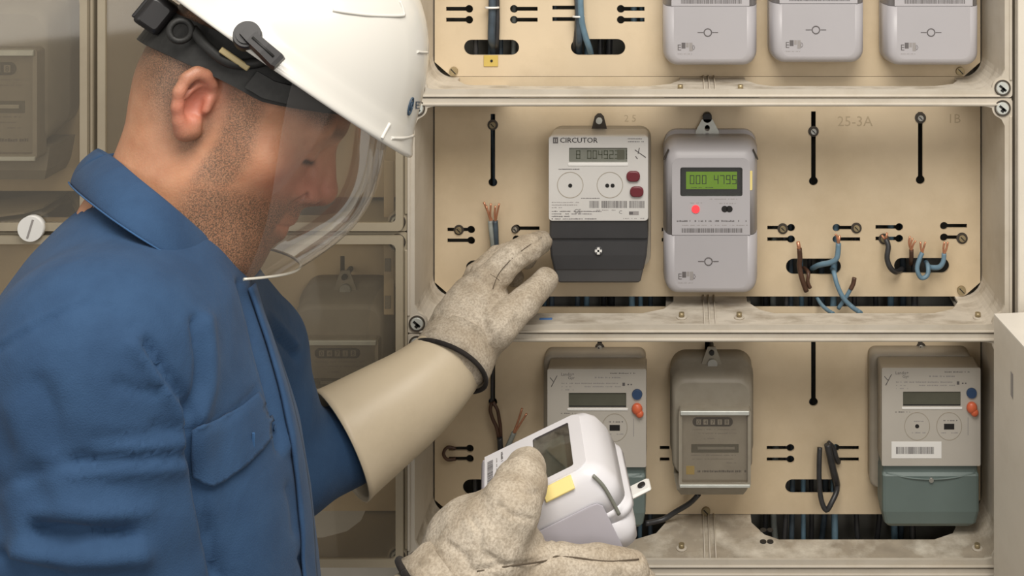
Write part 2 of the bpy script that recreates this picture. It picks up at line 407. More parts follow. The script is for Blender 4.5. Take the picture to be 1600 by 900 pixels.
enc3, pl3, tr3 = enclosure('meter_enclosure', 'beige plastic meter box, bottom row, with dusty floor and three older meters', XL, XR, 0, 480, 805, 521, 888,
    'housing', 'plate_beige', 'tray_dusty', [(790, 1040), (1175, 1500)], h3, None)
enc4, pl4, tr4 = enclosure('meter_enclosure', 'beige plastic meter box at the bottom edge, only its top rim showing', XL, XR, 0, 850, 1170, 888, 1256,
    'housing', 'plate_beige', 'tray_dusty', [(790, 1040), (1175, 1500)], [], None)
for e, x, y in ((enc1, 709, 111), (enc1, 1500, 111), (enc2, 710, 456), (enc2, 1502, 453), (enc3, 1103, 798)): screw(e, x, y)
# bolts set in the keyholes
for e, x, y, r, wsh in ((enc2, 717, 359, 6.5, 8.5), (enc2, 805, 358, 5, 6.5), (enc2, 1223, 357, 6.5, 9), (enc2, 1338, 356, 6.5, 9), (enc2, 1381, 373, 6.5, 9),
                   (enc2, 1503, 372, 7, 9.5), (enc2, 770, 195, 6.5, 9), (enc2, 1271, 205, 6, 9), (enc2, 1438, 184, 6, 9.5),
                   (enc3, 937, 543, 5.5, 8), (enc3, 1439, 542, 5.5, 8)):
    screw(e, x, y, r=r*.72, m='brass' if r > 6 else 'metal', name='mounting_bolt', washer=wsh*.92)
# tray studs, ribs
for e, y, xs in ((enc1, 141, (1063, 1157)), (enc2, 497, (740, 1065, 1155, 1528)), (enc3, 858, (1065, 1527))):
    z = P(0, {enc1: 153, enc2: 521, enc3: 888}[e], -DP).z+0.0028
    for x in xs:
        t = (CZ-z)/((y-YH)*S); Y = t*D-D; c = P(x, y, Y); b = MB()
        b.cyl((c.x, Y, z), (c.x, Y, z+.002), 0.0065, 'housing', 16); b.cyl((c.x, Y, z+.002), (c.x, Y, z+.007), 0.0035, 'brass', 12); b.build('tray_stud', e)
    b = MB()
    for i, x in enumerate((1100, 1108, 1117)): b.box(P(x, 0, -.05).x-.0008, P(x, 0, -.05).x+.0008, -.1, -.002, z, z+.0035, 'housing', .0006)
    b.build('tray_rib', e)
b = MB(); c = P(853, 499, -0.075); z = zfront(521)+0.0029
b.box(c.x-.008, c.x+.008, -.078, -.073, z, z+.001, 'blue_mark', .0004); b.build('blue_clip', enc2)
for yy, dx in ((829, 0), (847, 0)):                            # dark round knockouts in the dusty tray
    z = zfront(888)+0.0029; t = (CZ-z)/((yy-YH)*S); Y = t*D-D; c = P(1198, yy, Y); b = MB()
    for s_ in (-1, 1): b.cyl((c.x+s_*.0045, Y, z), (c.x+s_*.0045, Y, z+.0012), .0042, 'black', 12)
    b.build('knockout', enc3)
# pencil notes on the plates
for tx, x, y, sz in (('25-3A', 1308, 197, .019), ('1B', 1480, 192, .017), ('2 5', 975, 190, .013)):
    b = MB(); b.text(tx, P(x, y).x, P(0, y).z, -0.0002, sz, 'pencil'); tag(b.build('pencil_note', pl2), kind='stuff')
# dark rubber tape between modules of the right rim column and the neighbouring closed box on the right
rt = root('closed_box', 'pale beige closed box strip right of the three meter boxes', 'meter box', (P(1640, 0, -DP).x, 0.06, zfront(1256)))
b = MB(); x0 = P(1588, 0, -DP).x; b.box(x0, x0+0.32, -DP+.004, 0.058, zfront(1256), zfront(-215), 'housing'); b.build('housing', rt)
b = MB(); b.box(x0+.0006, x0+0.32, -DP-.007, -DP+.0015, zfront(1256)+.002, zfront(-215)-.002, 'cover_pale', .002); b.build('lid', rt)
# open cover standing out at lower right
rt = root('open_cover', 'pale box cover swung open at the lower right corner, white on top', 'cover', P(1640, 1000, -0.25))
b = MB(); A = P(1553, 490, -DP-.029); ang = math.atan2(-(0.165), 0.019)
zt = A.z; zb = zt-0.52
xb_, yb_ = A.x, A.y; dx, dy = 11*S, -109*S; L_ = math.hypot(dx, dy); dx, dy = dx/L_, dy/L_
def q(s_, o): return (xb_+dx*s_-dy*o, yb_+dy*s_+dx*o)
pp = [q(0, 0), q(0.26, 0), q(0.26, 0.16), q(0, 0.16)]
b.rings([[(p[0], p[1], z) for p in pp] for z in (zb, zt-.002)], 'cover_pale', smooth=False); b.build('cover_side', rt)
b = MB(); b.rings([[(p[0], p[1], z) for p in pp] for z in (zt-.002, zt)], 'white_top', smooth=False); b.build('cover_top', rt)
b = MB(); c0 = q(0.055, -0.0004); c1 = q(0.062, -0.0004)
z0 = zt-.045
b.add([(c0[0], c0[1], z0), (c1[0], c1[1], z0-.001), (c1[0], c1[1], z0-.03), (c0[0], c0[1], z0-.028)], [(0, 1, 2, 3)], 'print_light'); b.build('scratch', rt)
# --- old boxes on the left, behind clear covers
def old_box(label, x0, x1, seam_t, seam_b, yt, yb, openings, holes, knob=None):
    x0 = 1060-(1060-x0)*.93; x1 = 1060-(1060-x1)*.93
    rt, mp, tr = enclosure('old_meter_box', label, x0, x1, 0, yt, yb, seam_t, seam_b, 'old_housing', 'old_plate', 'old_housing', openings, holes, None)
    b = MB(); a, c = P(x0, 0).x-.006, P(x1, 0).x+.006
    z0, z1 = zfront(seam_b)+.003, zfront(seam_t)-.003
    b.sheet(rrect(a, c, z0, z1, .006, 3), [rrect(a+.009, c-.009, z0+.010, z1-.010, .006, 3)], 0.005, 'old_housing', 'XZ', -DP-.0075)
    dr = b.build('clear_door', rt)
    b = MB(); b.box(a+.0092, c-.0092, -DP-.0055, -DP-.0035, z0+.0102, z1-.0102, 'clear_cover'); b.build('door_pane', dr)
    return rt
hA = [vslot(535, 400, 470)]
boxA = old_box('half-width old meter box with clear cover behind the man, grey meter inside', 165, 624, 362, 885, 340, 800, [(300, 560)], hA)
boxB = old_box('half-width old meter box with clear cover behind the white helmet', 165, 624, -160, 362, -190, 310, [(300, 560)], [vslot(480, -60, 40)])
boxC = old_box('old meter box with smoky clear cover at the left edge of the photo', -320, 133, -160, 362, -190, 300, [(-300, 60)], [])
boxD = old_box('old meter box with clear cover below the left one, hidden by the blue shirt', -320, 133, 362, 885, 340, 800, [(-300, 60)], [])
# lock knob, left door
rt = root('door_knob', 'round white slotted lock knob left of the blue collar', 'knob', P(47, 358, -DP-.01))
b = MB(); c = P(47, 358, -DP-.014); b.cyl((c.x, c.y, c.z), (c.x, c.y+.0085, c.z), .0155, 'label_white', 32); b.build('knob_disc', rt)
b = MB(); b.M = Matrix.Translation((c.x, 0, c.z)) @ Matrix.Rotation(0.3, 4, 'Y'); b.box(-.0012, .0012, c.y-.0006, c.y+.0004, -.012, .012, 'print_light'); b.build('knob_slot', rt)
# perforated rail inside the half-width box
b = MB(); xr_ = P(616, 0, -.062).x+.003; z0, z1 = P(0, 490, -.06).z, P(0, 250, -.06).z
b.box(xr_-.016, xr_-.003, -.064, -.062, z0, z1, 'old_plate', .0006)
for yy in (412, 470): b.box(xr_-.0145, xr_-.007, -.0655, -.0638, P(0, yy+10, -.06).z, P(0, yy-10, -.06).z, 'inner_dark')
b.build('perforated_rail', boxA)
# ------------------------------------------------------------------ cables behind the plates
rnd = random.Random(4)
cx_ = [(742, 'black'), (766, 'navy'), (778, 'navy'), (801, 'grey'), (850, 'blue'), (862, 'navy'), (905, 'navy'), (915, 'blue'), (938, 'black'), (952, 'black'), (985, 'blue'), (1003, 'blue'),
       (1012, 'navy'), (1200, 'black'), (1214, 'grey'), (1226, 'black'), (1240, 'navy'), (1254, 'blue'), (1268, 'black'), (1292, 'navy'), (1305, 'blue'), (1342, 'black'), (1376, 'black'), (1400, 'blue'), (1416, 'navy'), (1431, 'black')]
CN = {'black': 'black', 'navy': 'dark navy', 'blue': 'dusty blue', 'grey': 'grey-green'}
CD = ['crossing the left end of the left oval slots', 'straight above the yellow tag', 'just right of the yellow tag', 'at the right end of the left oval slots', 'left of the white meter, dusty', 'along the left edge of the white meter',
      'at left in the top box second oval', 'beside the bent top-box cable', 'under the white meter hanging tab', 'right of the white meter hanging tab', 'below the two maroon buttons', 'along the right edge of the white meter',
      'just right of the white meter', 'first right of the green-lit meter', 'second right of the green-lit meter', 'left end of the middle oval slot', 'beside the standing brown wire', 'under the top of the third vertical slot', 'in line with the third vertical slot',
      'in the right half of the middle oval slot', 'beside the bending blue wire', 'in line with the rightmost-but-two bolt', 'in line with the curling black wire', 'left end of the right oval slot', 'left of the blue wire loop', 'in line with the rightmost vertical slot']
for i, (x, c) in enumerate(cx_):
    b = MB(); Y = 0.012+0.006*(i % 5); X = P(x, 0).x; pts = [(X, Y, zfront(1250))]
    for k, y in enumerate((1000, 888, 700, 521, 330, 153, -50)): pts.append((X+rnd.uniform(-.004, .004), Y+rnd.uniform(-.004, .004), zfront(y)))
    pts.append((X, Y, zfront(-205))); b.tube(pts, rnd.uniform(.0032, .0046), 'cable_'+c, 8, 3)
    tag(recenter(b.build('cable')), '%s upright cable behind the plates, %s' % (CN[c], CD[i]), 'cable', 'cables behind the mounting plates')
# ------------------------------------------------------------------ loose wire ends
def wire(label, pts, r, m, core=None, name='wire_end', tie=None, cr=None, grp=None):
    b = MB(); b.tube([P(*p) for p in pts], r, m, 8, 4); o = recenter(b.build(name)); tag(o, label, 'wire', grp)
    for cpts in (core or []):
        b = MB(); b.tube([P(*p) for p in cpts], cr or r*.42, 'copper', 6, 3); b.build('copper_core', o)
    if tie:
        b = MB(); c = P(*tie); b.torus(c, (0, .1, 1), r*1.6, r*.3, 'label_white', 14); b.build('cable_tie', o)
    return o
wire('navy cable bundle, left one of two hanging from above into the oval slot', [(770, -40, -.012), (769, 20, -.012), (768, 60, -.010), (771, 72, .006), (771, 90, .02)], .0052, 'cable_navy', tie=(769, 12, -.012))
wire('thin black cable beside the left navy bundle', [(776, -40, -.010), (777, 30, -.008), (776, 64, -.006), (776, 76, .008), (776, 95, .02)], .0034, 'cable_black')
wire('dark cable tied together with two others over the right-hand oval slot of the top box', [(902, -40, -.012), (904, 20, -.012), (905, 60, -.010), (904, 72, .004), (904, 90, .02)], .0046, 'cable_navy', tie=(904, 26, -.012))
wire('blue cable bent to the right below the tie, top box', [(906, -40, -.014), (908, 25, -.016), (914, 55, -.012), (921, 76, -.001), (924, 90, .018)], .0042, 'cable_blue')
wire('black cable crossing left into the right-hand oval slot of the top box', [(897, -40, -.010), (902, 10, -.008), (901, 55, -.006), (897, 74, .006), (895, 90, .02)], .0036, 'cable_black')
b = MB(); c = P(767, 95, -.001); b.box(c.x-.0095, c.x+.0095, -.0018, -.0002, c.z-.0075, c.z+.0075, 'yellow', .0005); b.cyl((c.x+.001, -.0025, c.z), (c.x+.001, -.0015, c.z), .0018, 'black', 10)
tag(recenter(b.build('yellow_tag')), 'small yellow tag with black dot below the left oval slot', 'tag')
# row 2
wire('brown wire of the frayed bundle left of the white meter', [(770, 345, -.014), (772, 365, -.014), (774, 392, -.010), (775, 415, .002), (775, 430, .02)], .0036, 'cable_black', [[(770, 347, -.014), (762, 330, -.014), (756, 316, -.015)]])
wire('grey wire of the frayed bundle left of the white meter', [(766, 345, -.016), (768, 365, -.017), (771, 392, -.012), (772, 415, .001), (772, 430, .02)], .0034, 'cable_grey', [[(766, 348, -.016), (766, 332, -.018), (767, 318, -.018)], [(768, 348, -.016), (763, 334, -.018), (760, 322, -.018)]])
wire('green-grey wire of the frayed bundle, its copper leaning right', [(774, 345, -.016), (775, 365, -.017), (776, 392, -.012), (778, 415, .001), (778, 430, .02)], .0034, 'cable_navy', [[(774, 348, -.016), (777, 332, -.018), (780, 318, -.018)], [(774, 348, -.016), (773, 334, -.018), (774, 322, -.018)]])
wire('brown wire standing up over the left end of the empty oval slot', [(1249, 388, -.022), (1250, 405, -.020), (1249, 415, -.018), (1253, 435, -.018), (1260, 455, -.016)], .0034, 'cable_brown', [[(1249, 392, -.022), (1247, 378, -.023)]], cr=.0026)
wire('pale brown wire stub below the brown wire', [(1256, 418, .01), (1263, 426, -.012), (1262, 440, -.014), (1266, 450, -.014)], .0026, 'cable_brown')
wire('blue wire bending up out of the middle-row slot, copper tip in the keyhole', [(1268, 420, .015), (1280, 414, -.006), (1298, 410, -.016), (1308, 402, -.020), (1310, 380, -.020)], .0036, 'cable_blue', [[(1310, 383, -.020), (1308, 370, -.021), (1305, 366, -.021)], [(1310, 383, -.020), (1312, 368, -.021)]])
wire('blue wire drooping from the slot into the floor gap', [(1300, 420, .015), (1303, 426, -.012), (1308, 445, -.020), (1318, 466, -.022), (1332, 480, -.024), (1345, 489, -.04)], .0032, 'cable_blue')
wire('blue wire stub with brown end rising from the gap under the slot', [(1310, 482, -.012), (1322, 464, -.018), (1330, 450, -.020), (1334, 443, -.020)], .0028, 'cable_blue')
wire('short brown wire tip above the blue stub', [(1329, 452, -.021), (1333, 444, -.021), (1335, 434, -.021)], .003, 'cable_brown')
wire('black wire curling from the keyhole bolt into the right oval slot', [(1384, 374, -.014), (1388, 385, -.018), (1386, 403, -.020), (1391, 418, -.020), (1400, 425, -.012), (1410, 420, .012)], .0036, 'cable_black', [[(1384, 376, -.014), (1378, 368, -.016)], [(1384, 376, -.014), (1386, 364, -.016)]])
wire('brown wire sticking up from the right oval slot with frayed copper', [(1423, 412, .012), (1424, 403, -.012), (1424, 390, -.018)], .0030, 'cable_brown', [[(1424, 393, -.018), (1420, 380, -.02), (1422, 369, -.02)], [(1424, 393, -.018), (1427, 382, -.02), (1431, 376, -.02)], [(1424, 393, -.018), (1423, 382, -.022), (1426, 372, -.022)]])
wire('blue wire looping down below the right oval slot', [(1441, 395, -.016), (1437, 404, -.018), (1433, 420, -.02), (1439, 434, -.02), (1449, 430, -.018), (1450, 416, -.012), (1446, 408, .010)], .0031, 'cable_blue', [[(1441, 397, -.016), (1439, 388, -.018), (1438, 378, -.018)], [(1441, 397, -.016), (1443, 388, -.019), (1446, 378, -.019)]])
wire('blue wire bending right out of the right oval slot', [(1448, 415, .010), (1456, 418, -.010), (1468, 417, -.017), (1474, 408, -.018), (1475, 396, -.018)], .0033, 'cable_blue', [[(1475, 398, -.018), (1474, 388, -.018), (1476, 378, -.018)], [(1475, 398, -.018), (1479, 388, -.019), (1481, 378, -.019)]])
wire('pale blue wire lying across the floor gap left of the droopy one', [(1275, 462, .012), (1282, 474, -.012), (1292, 484, -.030), (1302, 490, -.045)], .0026, 'cable_blue')
# row 3
wire('thin black cord hanging from the glove hem down the slot', [(770, 560, -.008), (769, 600, -.008), (769, 628, -.010)], .0022, 'cable_black')
wire('looped brown cord below the black cord, left strand', [(769, 628, -.010), (766, 640, -.012), (770, 655, -.012), (776, 668, -.012), (780, 690, -.01), (784, 712, -.008)], .0024, 'cable_brown')
wire('looped brown cord below the black cord, right strand', [(770, 628, -.012), (777, 640, -.014), (780, 655, -.014), (782, 668, -.012), (783, 690, -.008), (784, 712, -.012)], .0024, 'cable_brown')
wire('frayed wire leaning right above the held meter', [(783, 760, .012), (787, 735, -.006), (790, 708, -.014), (797, 690, -.016), (803, 676, -.016)], .0034, 'cable_grey', [[(800, 682, -.016), (808, 662, -.018), (816, 638, -.018)], [(803, 678, -.016), (813, 662, -.017), (823, 646, -.017)]])
wire('black wire stub pressed against the frayed one', [(778, 760, .012), (780, 735, -.006), (782, 708, -.012), (781, 684, -.014)], .0038, 'cable_black')
wire('dark cord bent between the two left keyholes of the bottom box', [(712, 701, -.004), (699, 699, -.006), (693, 709, -.008), (699, 718, -.006), (712, 717, -.004)], .0022, 'cable_brown')
wire('black flat cable looped over the oval slot of the bottom box', [(1281, 699, -.014), (1280, 720, -.018), (1280, 750, -.020), (1283, 780, -.022), (1291, 797, -.024), (1300, 784, -.022), (1308, 765, -.012), (1305, 752, .004), (1300, 745, .015)], .0034, 'cable_black')
wire('thick black cable folded at its top beside the oval slot', [(1293, 694, -.016), (1297, 712, -.016), (1302, 735, -.014), (1307, 755, -.006), (1307, 765, .012)], .0048, 'cable_black')
wire('short black cable tail between keyhole and slot, bottom box', [(1294, 692, -.014), (1302, 700, -.012), (1306, 714, -.010), (1310, 722, -.004)], .0036, 'cable_black')
wire('black cable running down left from the old grey meter', [(1092, 772, -.035), (1078, 786, -.030), (1055, 800, -.022), (1035, 812, -.022), (1008, 818, -.03)], .0034, 'cable_black')
# ------------------------------------------------------------------ meters
def place(rt, M):
    """local-space parts were built at the origin; put the thing where it belongs"""
    rt.matrix_world = M
def lroot(name, label, cat, group=None):
    o = root(name, label, cat, (0, 0, 0), group); return o
def frontsheet(b, x0, x1, z0, z1, r, y, holes, m, th=.002):
    b.sheet(rrect(x0, x1, z0, z1, r, 6), holes, th, m, 'XZ', y)
def dashes(b, x0, x1, z, h, m, y, seed, fill=.7):
    """a line of print too small to read: short thin strokes"""
    rr = random.Random(seed); x = x0
    while x < x1:
        L = rr.uniform(.0006, .0022)
        if rr.random() < fill: b.box(x, min(x+L, x1), y-.00012, y, z, z+h*rr.uniform(.7, 1), m)
        x += L+rr.uniform(.0003, .0007)
def barcode(b, x0, x1, z0, z1, y, seed, m='print'):
    rr = random.Random(seed); x = x0
    while x < x1:
        L = rr.choice((.0003, .0005, .0008, .0011)); b.box(x, min(x+L, x1), y-.00012, y, z0, z1, m); x += L+rr.choice((.0004, .0006, .0008))
def seven(b, s_, x, z, h, m, y):
    seg = {'0': 'abcdef', '1': 'bc', '2': 'abged', '3': 'abgcd', '4': 'fgbc', '5': 'afgcd', '6': 'afgedc', '7': 'abc', '8': 'abcdefg', '9': 'abcdfg', ' ': '', '.': ''}
    w_ = h*.5; t = h*.09
    for ch in s_:
        if ch == '.': b.box(x-w_*.22, x-w_*.1, y-.0001, y, z, z+t, m); continue
        for q_ in seg[ch]:
            r_ = {'a': (0, w_, h-t, h), 'd': (0, w_, 0, t), 'g': (0, w_, h/2-t/2, h/2+t/2), 'f': (0, t, h/2, h), 'b': (w_-t, w_, h/2, h), 'e': (0, t, 0, h/2), 'c': (w_-t, w_, 0, h/2)}[q_]
            b.box(x+r_[0], x+r_[1], y-.0001, y, z+r_[2], z+r_[3], m)
        x += w_*1.35
def silver_meter(label, lit=True, body='silver_body', lower='silver_lower', group=None, sideflank=None):
    rt = lroot('electricity_meter', label, 'meter', group)
    W = .0620; H = .1996; d = .055; k = .000822
    X = lambda px: (px-1111)*k
    Z = lambda py: (465-py)*k
    zs = Z(368)
    b = MB()
    # base + upper body
    b.loft([(0, -W+.001, W-.001, .004, H+.004, .017), (-.006, -W+.001, W-.001, .002, H+.003, .018), (-.0065, -W, W, 0.0, H+.001, .018), (-.012, -W, W, 0, H, .018),
            ], body, 6, True, True)
    prof = [(-.012, 0, 0, .018), (-.030, .0012, .0015, .018), (-.044, .004, .007, .015), (-.051, .0075, .014, .012), (-.0535, .012, .021, .010)]
    b.rings([[(p[0], y_, max(p[1], zs+.0003)) for p in rrect(-W+i_, W-i_, zs-.04, H-t_, r_, 6)] for y_, i_, t_, r_ in prof], body, True, False)
    b.sheet([(p[0], max(p[1], zs+.0003)) for p in rrect(-W+.012, W-.012, zs-.04, H-.021, .010, 6)][:14]+[(-W+.012, zs+.0003), (W-.012, zs+.0003)], [rrect(X(1063), X(1160), Z(307), Z(262), .0025, 3)], .001, body, 'XZ', -.0545)
    bd = b.build('body', rt)
    # terminal cover
    b = MB()
    rings = []
    for (y, i, r) in ((-.012, 0, .018), (-.030, .0012, .018), (-.044, .0035, .016), (-.050, .0065, .014), (-.0530, .0105, .012), (-.0540, .0150, .011)):
        rings.append([(p[0], y, min(p[1], zs-.0003)) for p in rrect(-W+i, W-i, i*.8, zs+.03, r, 6)])
    b.rings(rings, lower); b.build('terminal_cover', rt)
    # ticks at the top corners
    for sx in (-1, 1):
        b = MB(); b.M = Matrix.Translation((sx*(W-.0045), -.0415, H-.0185)) @ Matrix.Rotation(sx*-.45, 4, 'Y')
        b.box(-.0009, .0009, -.0068, .0, -.007, .007, 'seal_dark', .0004); b.build('corner_slot', bd)
    # display
    b = MB(); x0, x1, z0, z1 = X(1063), X(1160), Z(307), Z(262)
    b.loft([(-.0545, x0, x1, z0, z1, .0025), (-.0475, x0+.002, x1-.002, z0+.0025, z1-.0015, .002)], 'lcd_frame', 3, False, True, False)
    dp = b.build('display_frame', rt)
    b = MB(); lx0, lx1, lz0, lz1 = X(1072), X(1152), Z(298), Z(271)
    b.box(lx0, lx1, -.0490, -.0470, lz0, lz1, 'lcd_green' if lit else 'lcd_grey', .0004); b.build('lcd', dp)
    b = MB(); seven(b, '000 4795', X(1078), Z(290), .0115, 'lcd_line', -.0491); dashes(b, X(1080), X(1115), Z(296), .001, 'lcd_line', -.0491, 3)
    tag(b.build('lcd_digits', dp), kind='stuff')
    b = MB(); b.box(x0+.0004, x1-.0004, -.0540, -.0534, z0+.0004, z1-.0004, 'lens'); b.build('display_lens', rt)
    b = MB(); b.loft([(-.046, X(1165), X(1177), Z(298), Z(268), .001), (-.0535, X(1165), X(1177)-.0014, Z(298), Z(268), .001)], 'yellow_pale', 3)
    b.build('yellow_label', rt)
    y = -.0545
    b = MB(); b.cyl((X(1087), y-.0012, Z(327)), (X(1087), y, Z(327)), .0052, 'led_red' if lit else 'button_red', 18); b.build('pulse_lamp', rt)
    b = MB()
    for sx in (-1, 1): b.cyl((X(1136)+sx*.003, y-.0004, Z(327)), (X(1136)+sx*.003, y, Z(327)), .0042, 'black', 14)
    b.build('optical_port', rt)
    b = MB()
    dashes(b, X(1072), X(1100), Z(318), .001, 'print_light', y, 5); dashes(b, X(1106), X(1152), Z(312), .001, 'print_light', y, 6); dashes(b, X(1124), X(1150), Z(319), .0014, 'print_light', y, 7)
    dashes(b, X(1056), X(1168), Z(347), .0022, 'print', y, 8, .75); dashes(b, X(1066), X(1168), Z(353), .0012, 'print_light', y, 9)
    barcode(b, X(1065), X(1160), Z(364), Z(357), y, 10)
    tag(b.build('printed_lines', rt), kind='stuff')
    yl = -.0541
    b = MB(); b.torus((X(1107), yl, Z(409)), (0, 1, 0), .0048, .0007, 'print', 20)
    b.build('seal_screw', rt)
    b = MB(); b.box(X(1091), X(1100), yl-.0002, yl, Z(409.6), Z(408.4), 'print'); b.box(X(1114), X(1123), yl-.0002, yl, Z(409.6), Z(408.4), 'print')
    # small emblem: framed letter with dark block, line below
    b.text('E', X(1059), Z(437), yl-.0001, .011, 'print'); b.box(X(1066), X(1072), yl-.0002, yl, Z(434), Z(425), 'print'); b.box(X(1073), X(1077), yl-.0002, yl, Z(432), Z(425), 'print_light')
    b.text('\u00ae', X(1078), Z(437), yl-.0001, .010, 'print'); b.box(X(1078), X(1083), yl-.0002, yl, Z(438), Z(425), 'print_light'); dashes(b, X(1060), X(1083), Z(443), .001, 'print_light', yl, 12)
    tag(b.build('emblem_print', rt), kind='stuff')
    return rt
def hang_bracket(parent, x, y0, y1, w_, m, Y=-.004, screwm='metal', name='hanging_bracket', holes=True):
    b = MB(); a = P(x, y0, Y); c = P(x, y1, Y); w2 = w_*S/2
    o_ = [(a.x-w2*.45, a.z), (a.x+w2*.45, a.z), (a.x+w2, (a.z+c.z)/2+.001), (a.x+w2, c.z), (a.x-w2, c.z), (a.x-w2, (a.z+c.z)/2+.001)]
    hs = []
    if holes:
        hz = a.z-(a.z-c.z)*.34; hs = [[(a.x+.0035*math.cos(t), hz+.0042*math.sin(t)) for t in [2*math.pi*i/12 for i in range(12)]], [(a.x+.0035*math.cos(t), hz-.0095+.0034*math.sin(t)) for t in [2*math.pi*i/12 for i in range(12)]]]
    b.sheet(o_, hs, .0022, m, 'XZ', Y-.002)
    return b.build(name, parent)
def plate_pos(px, pz):               # bottom centre of a meter given at the front plane
    return Matrix.Translation(P(px, pz, -.055)-Vector((0, -.055, 0)))
m2 = silver_meter('silver-grey meter with lit green display and red lamp, middle row'); place(m2, plate_pos(1111, 465))
for lb, px, pz in (('silver-grey meter at the top edge, leftmost of three, above the green-lit meter', 1110, 107),
                   ('silver-grey meter at the top edge, middle one of three', 1279, 103), ('silver-grey meter at the top edge, rightmost of three', 1459, 107)):
    c = copy_tree(m2); c['label'] = lb; c['group'] = 'silver meters in the top box'; place(c, plate_pos(px, pz))
rt = root('hanging_bracket', 'zinc hanging bracket with two holes above the green-lit meter', 'bracket', P(1105, 205, -.004))
hang_bracket(rt, 1105, 186, 226, 36, 'zinc', -.010, name='bracket_plate'); b = MB(); c = P(1105, 222, -.012)
b.cyl((c.x, -.0155, c.z), (c.x, -.011, c.z), .005, 'metal', 16); b.build('bracket_screw', rt)
b = MB(); c = P(1105, 183, -.006); b.cyl((c.x, -.012, c.z), (c.x, -.001, c.z), .0062, 'black', 14); b.build('rubber_plug', rt)

def white_meter():
    rt = lroot('electricity_meter', 'white meter with grey display, two maroon buttons and charcoal lower cover', 'meter')
    k = .000818; X = lambda px: (px-935)*k; Z = lambda py: (447-py)*k; W = .0638; H = Z(213); zs = Z(345); y = -.060
    b = MB()
    b.loft([(0, -W-.002, W+.002, .012, H-.001, .014), (-.016, -W-.002, W+.002, .010, H-.001, .014), (-.018, -W-.0015, W+.0015, .010, H-.001, .014)], 'meter_back', 5)
    b.loft([(-.018, -W+.001, W-.001, zs, H-.0008, .006), (-.050, -W+.0005, W-.0005, zs, H-.0006, .005), (-.0585, -W, W, zs, H, .004), (-.0592, -W+.0006, W-.0006, zs, H-.0006, .004)], 'meter_white', 4, True, False)
    frontsheet(b, -W+.0006, W-.0006, zs+.0003, H-.0006, .004, y, [rrect(X(889), X(980), Z(253.5), Z(231), .0008, 2)], 'meter_white')
    bd = b.build('body', rt)
    b = MB(); x0, x1, z0, z1 = X(889), X(980), Z(253.5), Z(231)
    b.box(x0, x1, y+.002, y+.004, z0, z1, 'lcd_grey'); dp = b.build('lcd', rt)
    b = MB(); seven(b, '8 00492318', x0+.009, z0+.004, .0105, 'lcd_line', y+.002); b.box(x1-.013, x1-.004, y+.0018, y+.002, z0+.003, z1-.003, 'lcd_dark')
    tag(b.build('lcd_digits', dp), kind='stuff')
    b = MB(); b.box(x0-.001, x1+.001, y-.0008, y+.0003, z0-.0045, z0-.0008, 'label_white', .0004); b.build('display_sill', rt)
    for nm, bx, by in (('button', 989.5, 275), ('button', 995, 299)):
        b = MB(); b.loft([(y+.0005, X(bx-10.5), X(bx+10.5), Z(by+8), Z(by-8), .0058), (y-.003, X(bx-10.5), X(bx+10.5), Z(by+8), Z(by-8), .0058), (y-.0038, X(bx-9), X(bx+9), Z(by+6.5), Z(by-6.5), .005)], 'button_red', 6); b.build(nm, rt)
    for cx0, two in ((891, 0), (953, 1)):
        b = MB(); b.torus((X(cx0), y, Z(289)), (0, 1, 0), 20*k, .0006, 'print_light', 30, 6, math.pi*.02, math.pi*.98) if False else None
        b.sheet([((X(cx0)+20.5*k*math.cos(t)), Z(289)+20.5*k*math.sin(t)) for t in [2*math.pi*i/40 for i in range(40)]], [[((X(cx0)+19.6*k*math.cos(t)), Z(289)+19.6*k*math.sin(t)) for t in [2*math.pi*i/40 for i in range(40)]]], .0004, 'meter_back', 'XZ', y-.0003)
        b.build('port_ring', rt)
        for q_ in ((-4.2, 4.2) if two else (0,)):
            b = MB(); b.cyl((X(cx0+q_), y-.0003, Z(290)), (X(cx0+q_), y, Z(290)), .0026, 'black', 14); b.build('optical_port', rt)
    b = MB()
    b.box(X(864), X(872), y-.0002, y, Z(224), Z(214.5), 'print'); b.text('CIRCUTOR', X(874.5), Z(223), y-.0001, .0092, 'print', sx=1.05); b.text('CIRCUTOR', X(874.9), Z(222.8), y-.0001, .0092, 'print', sx=1.05)
    b.box(X(866), X(867), y-.0003, y, Z(222), Z(217), 'meter_white'); b.box(X(869), X(870), y-.0003, y, Z(222), Z(217), 'meter_white')
    tag(b.build('maker_print', rt), kind='stuff')
    b = MB()
    dashes(b, X(981), X(1003), Z(217.5), .0012, 'print', y, 1, .95); dashes(b, X(981), X(1006), Z(222), .0012, 'print', y, 2, .95)
    dashes(b, X(873), X(908), Z(265), .0012, 'print', y, 3, .95); dashes(b, X(908), X(937), Z(310.5), .0012, 'print', y, 4, .95)
    for i, (a, c) in enumerate(((862, 905), (862, 902), (862, 880))): dashes(b, X(a), X(c), Z(317+i*4), .0013, 'print_light', y, 20+i, .9)
    for i, (a, c) in enumerate(((862, 940), (862, 925), (862, 890), (862, 932))): dashes(b, X(a), X(c), Z(331+i*3.9), .0013, 'print', y, 30+i, .85)
    b.text('CE', X(897), Z(333), y-.0001, .0075, 'print'); dashes(b, X(970), X(1007), Z(342), .0012, 'print_light', y, 40)
    b.text('C', X(967), Z(334), y-.0001, .006, 'print'); b.box(X(983), X(998), y-.0001, y, Z(336), Z(330), 'print_light'); b.box(X(983), X(989), y-.0002, y, Z(335), Z(331), 'print')
    barcode(b, X(921), X(936), Z(325), Z(314), y, 51); barcode(b, X(940), X(980), Z(325), Z(314), y, 52); barcode(b, X(983), X(1007), Z(325), Z(314), y, 53)
    dashes(b, X(932), X(962), Z(329), .0012, 'print_light', y, 54)
    tag(b.build('printed_lines', rt), kind='stuff')
    b = MB()
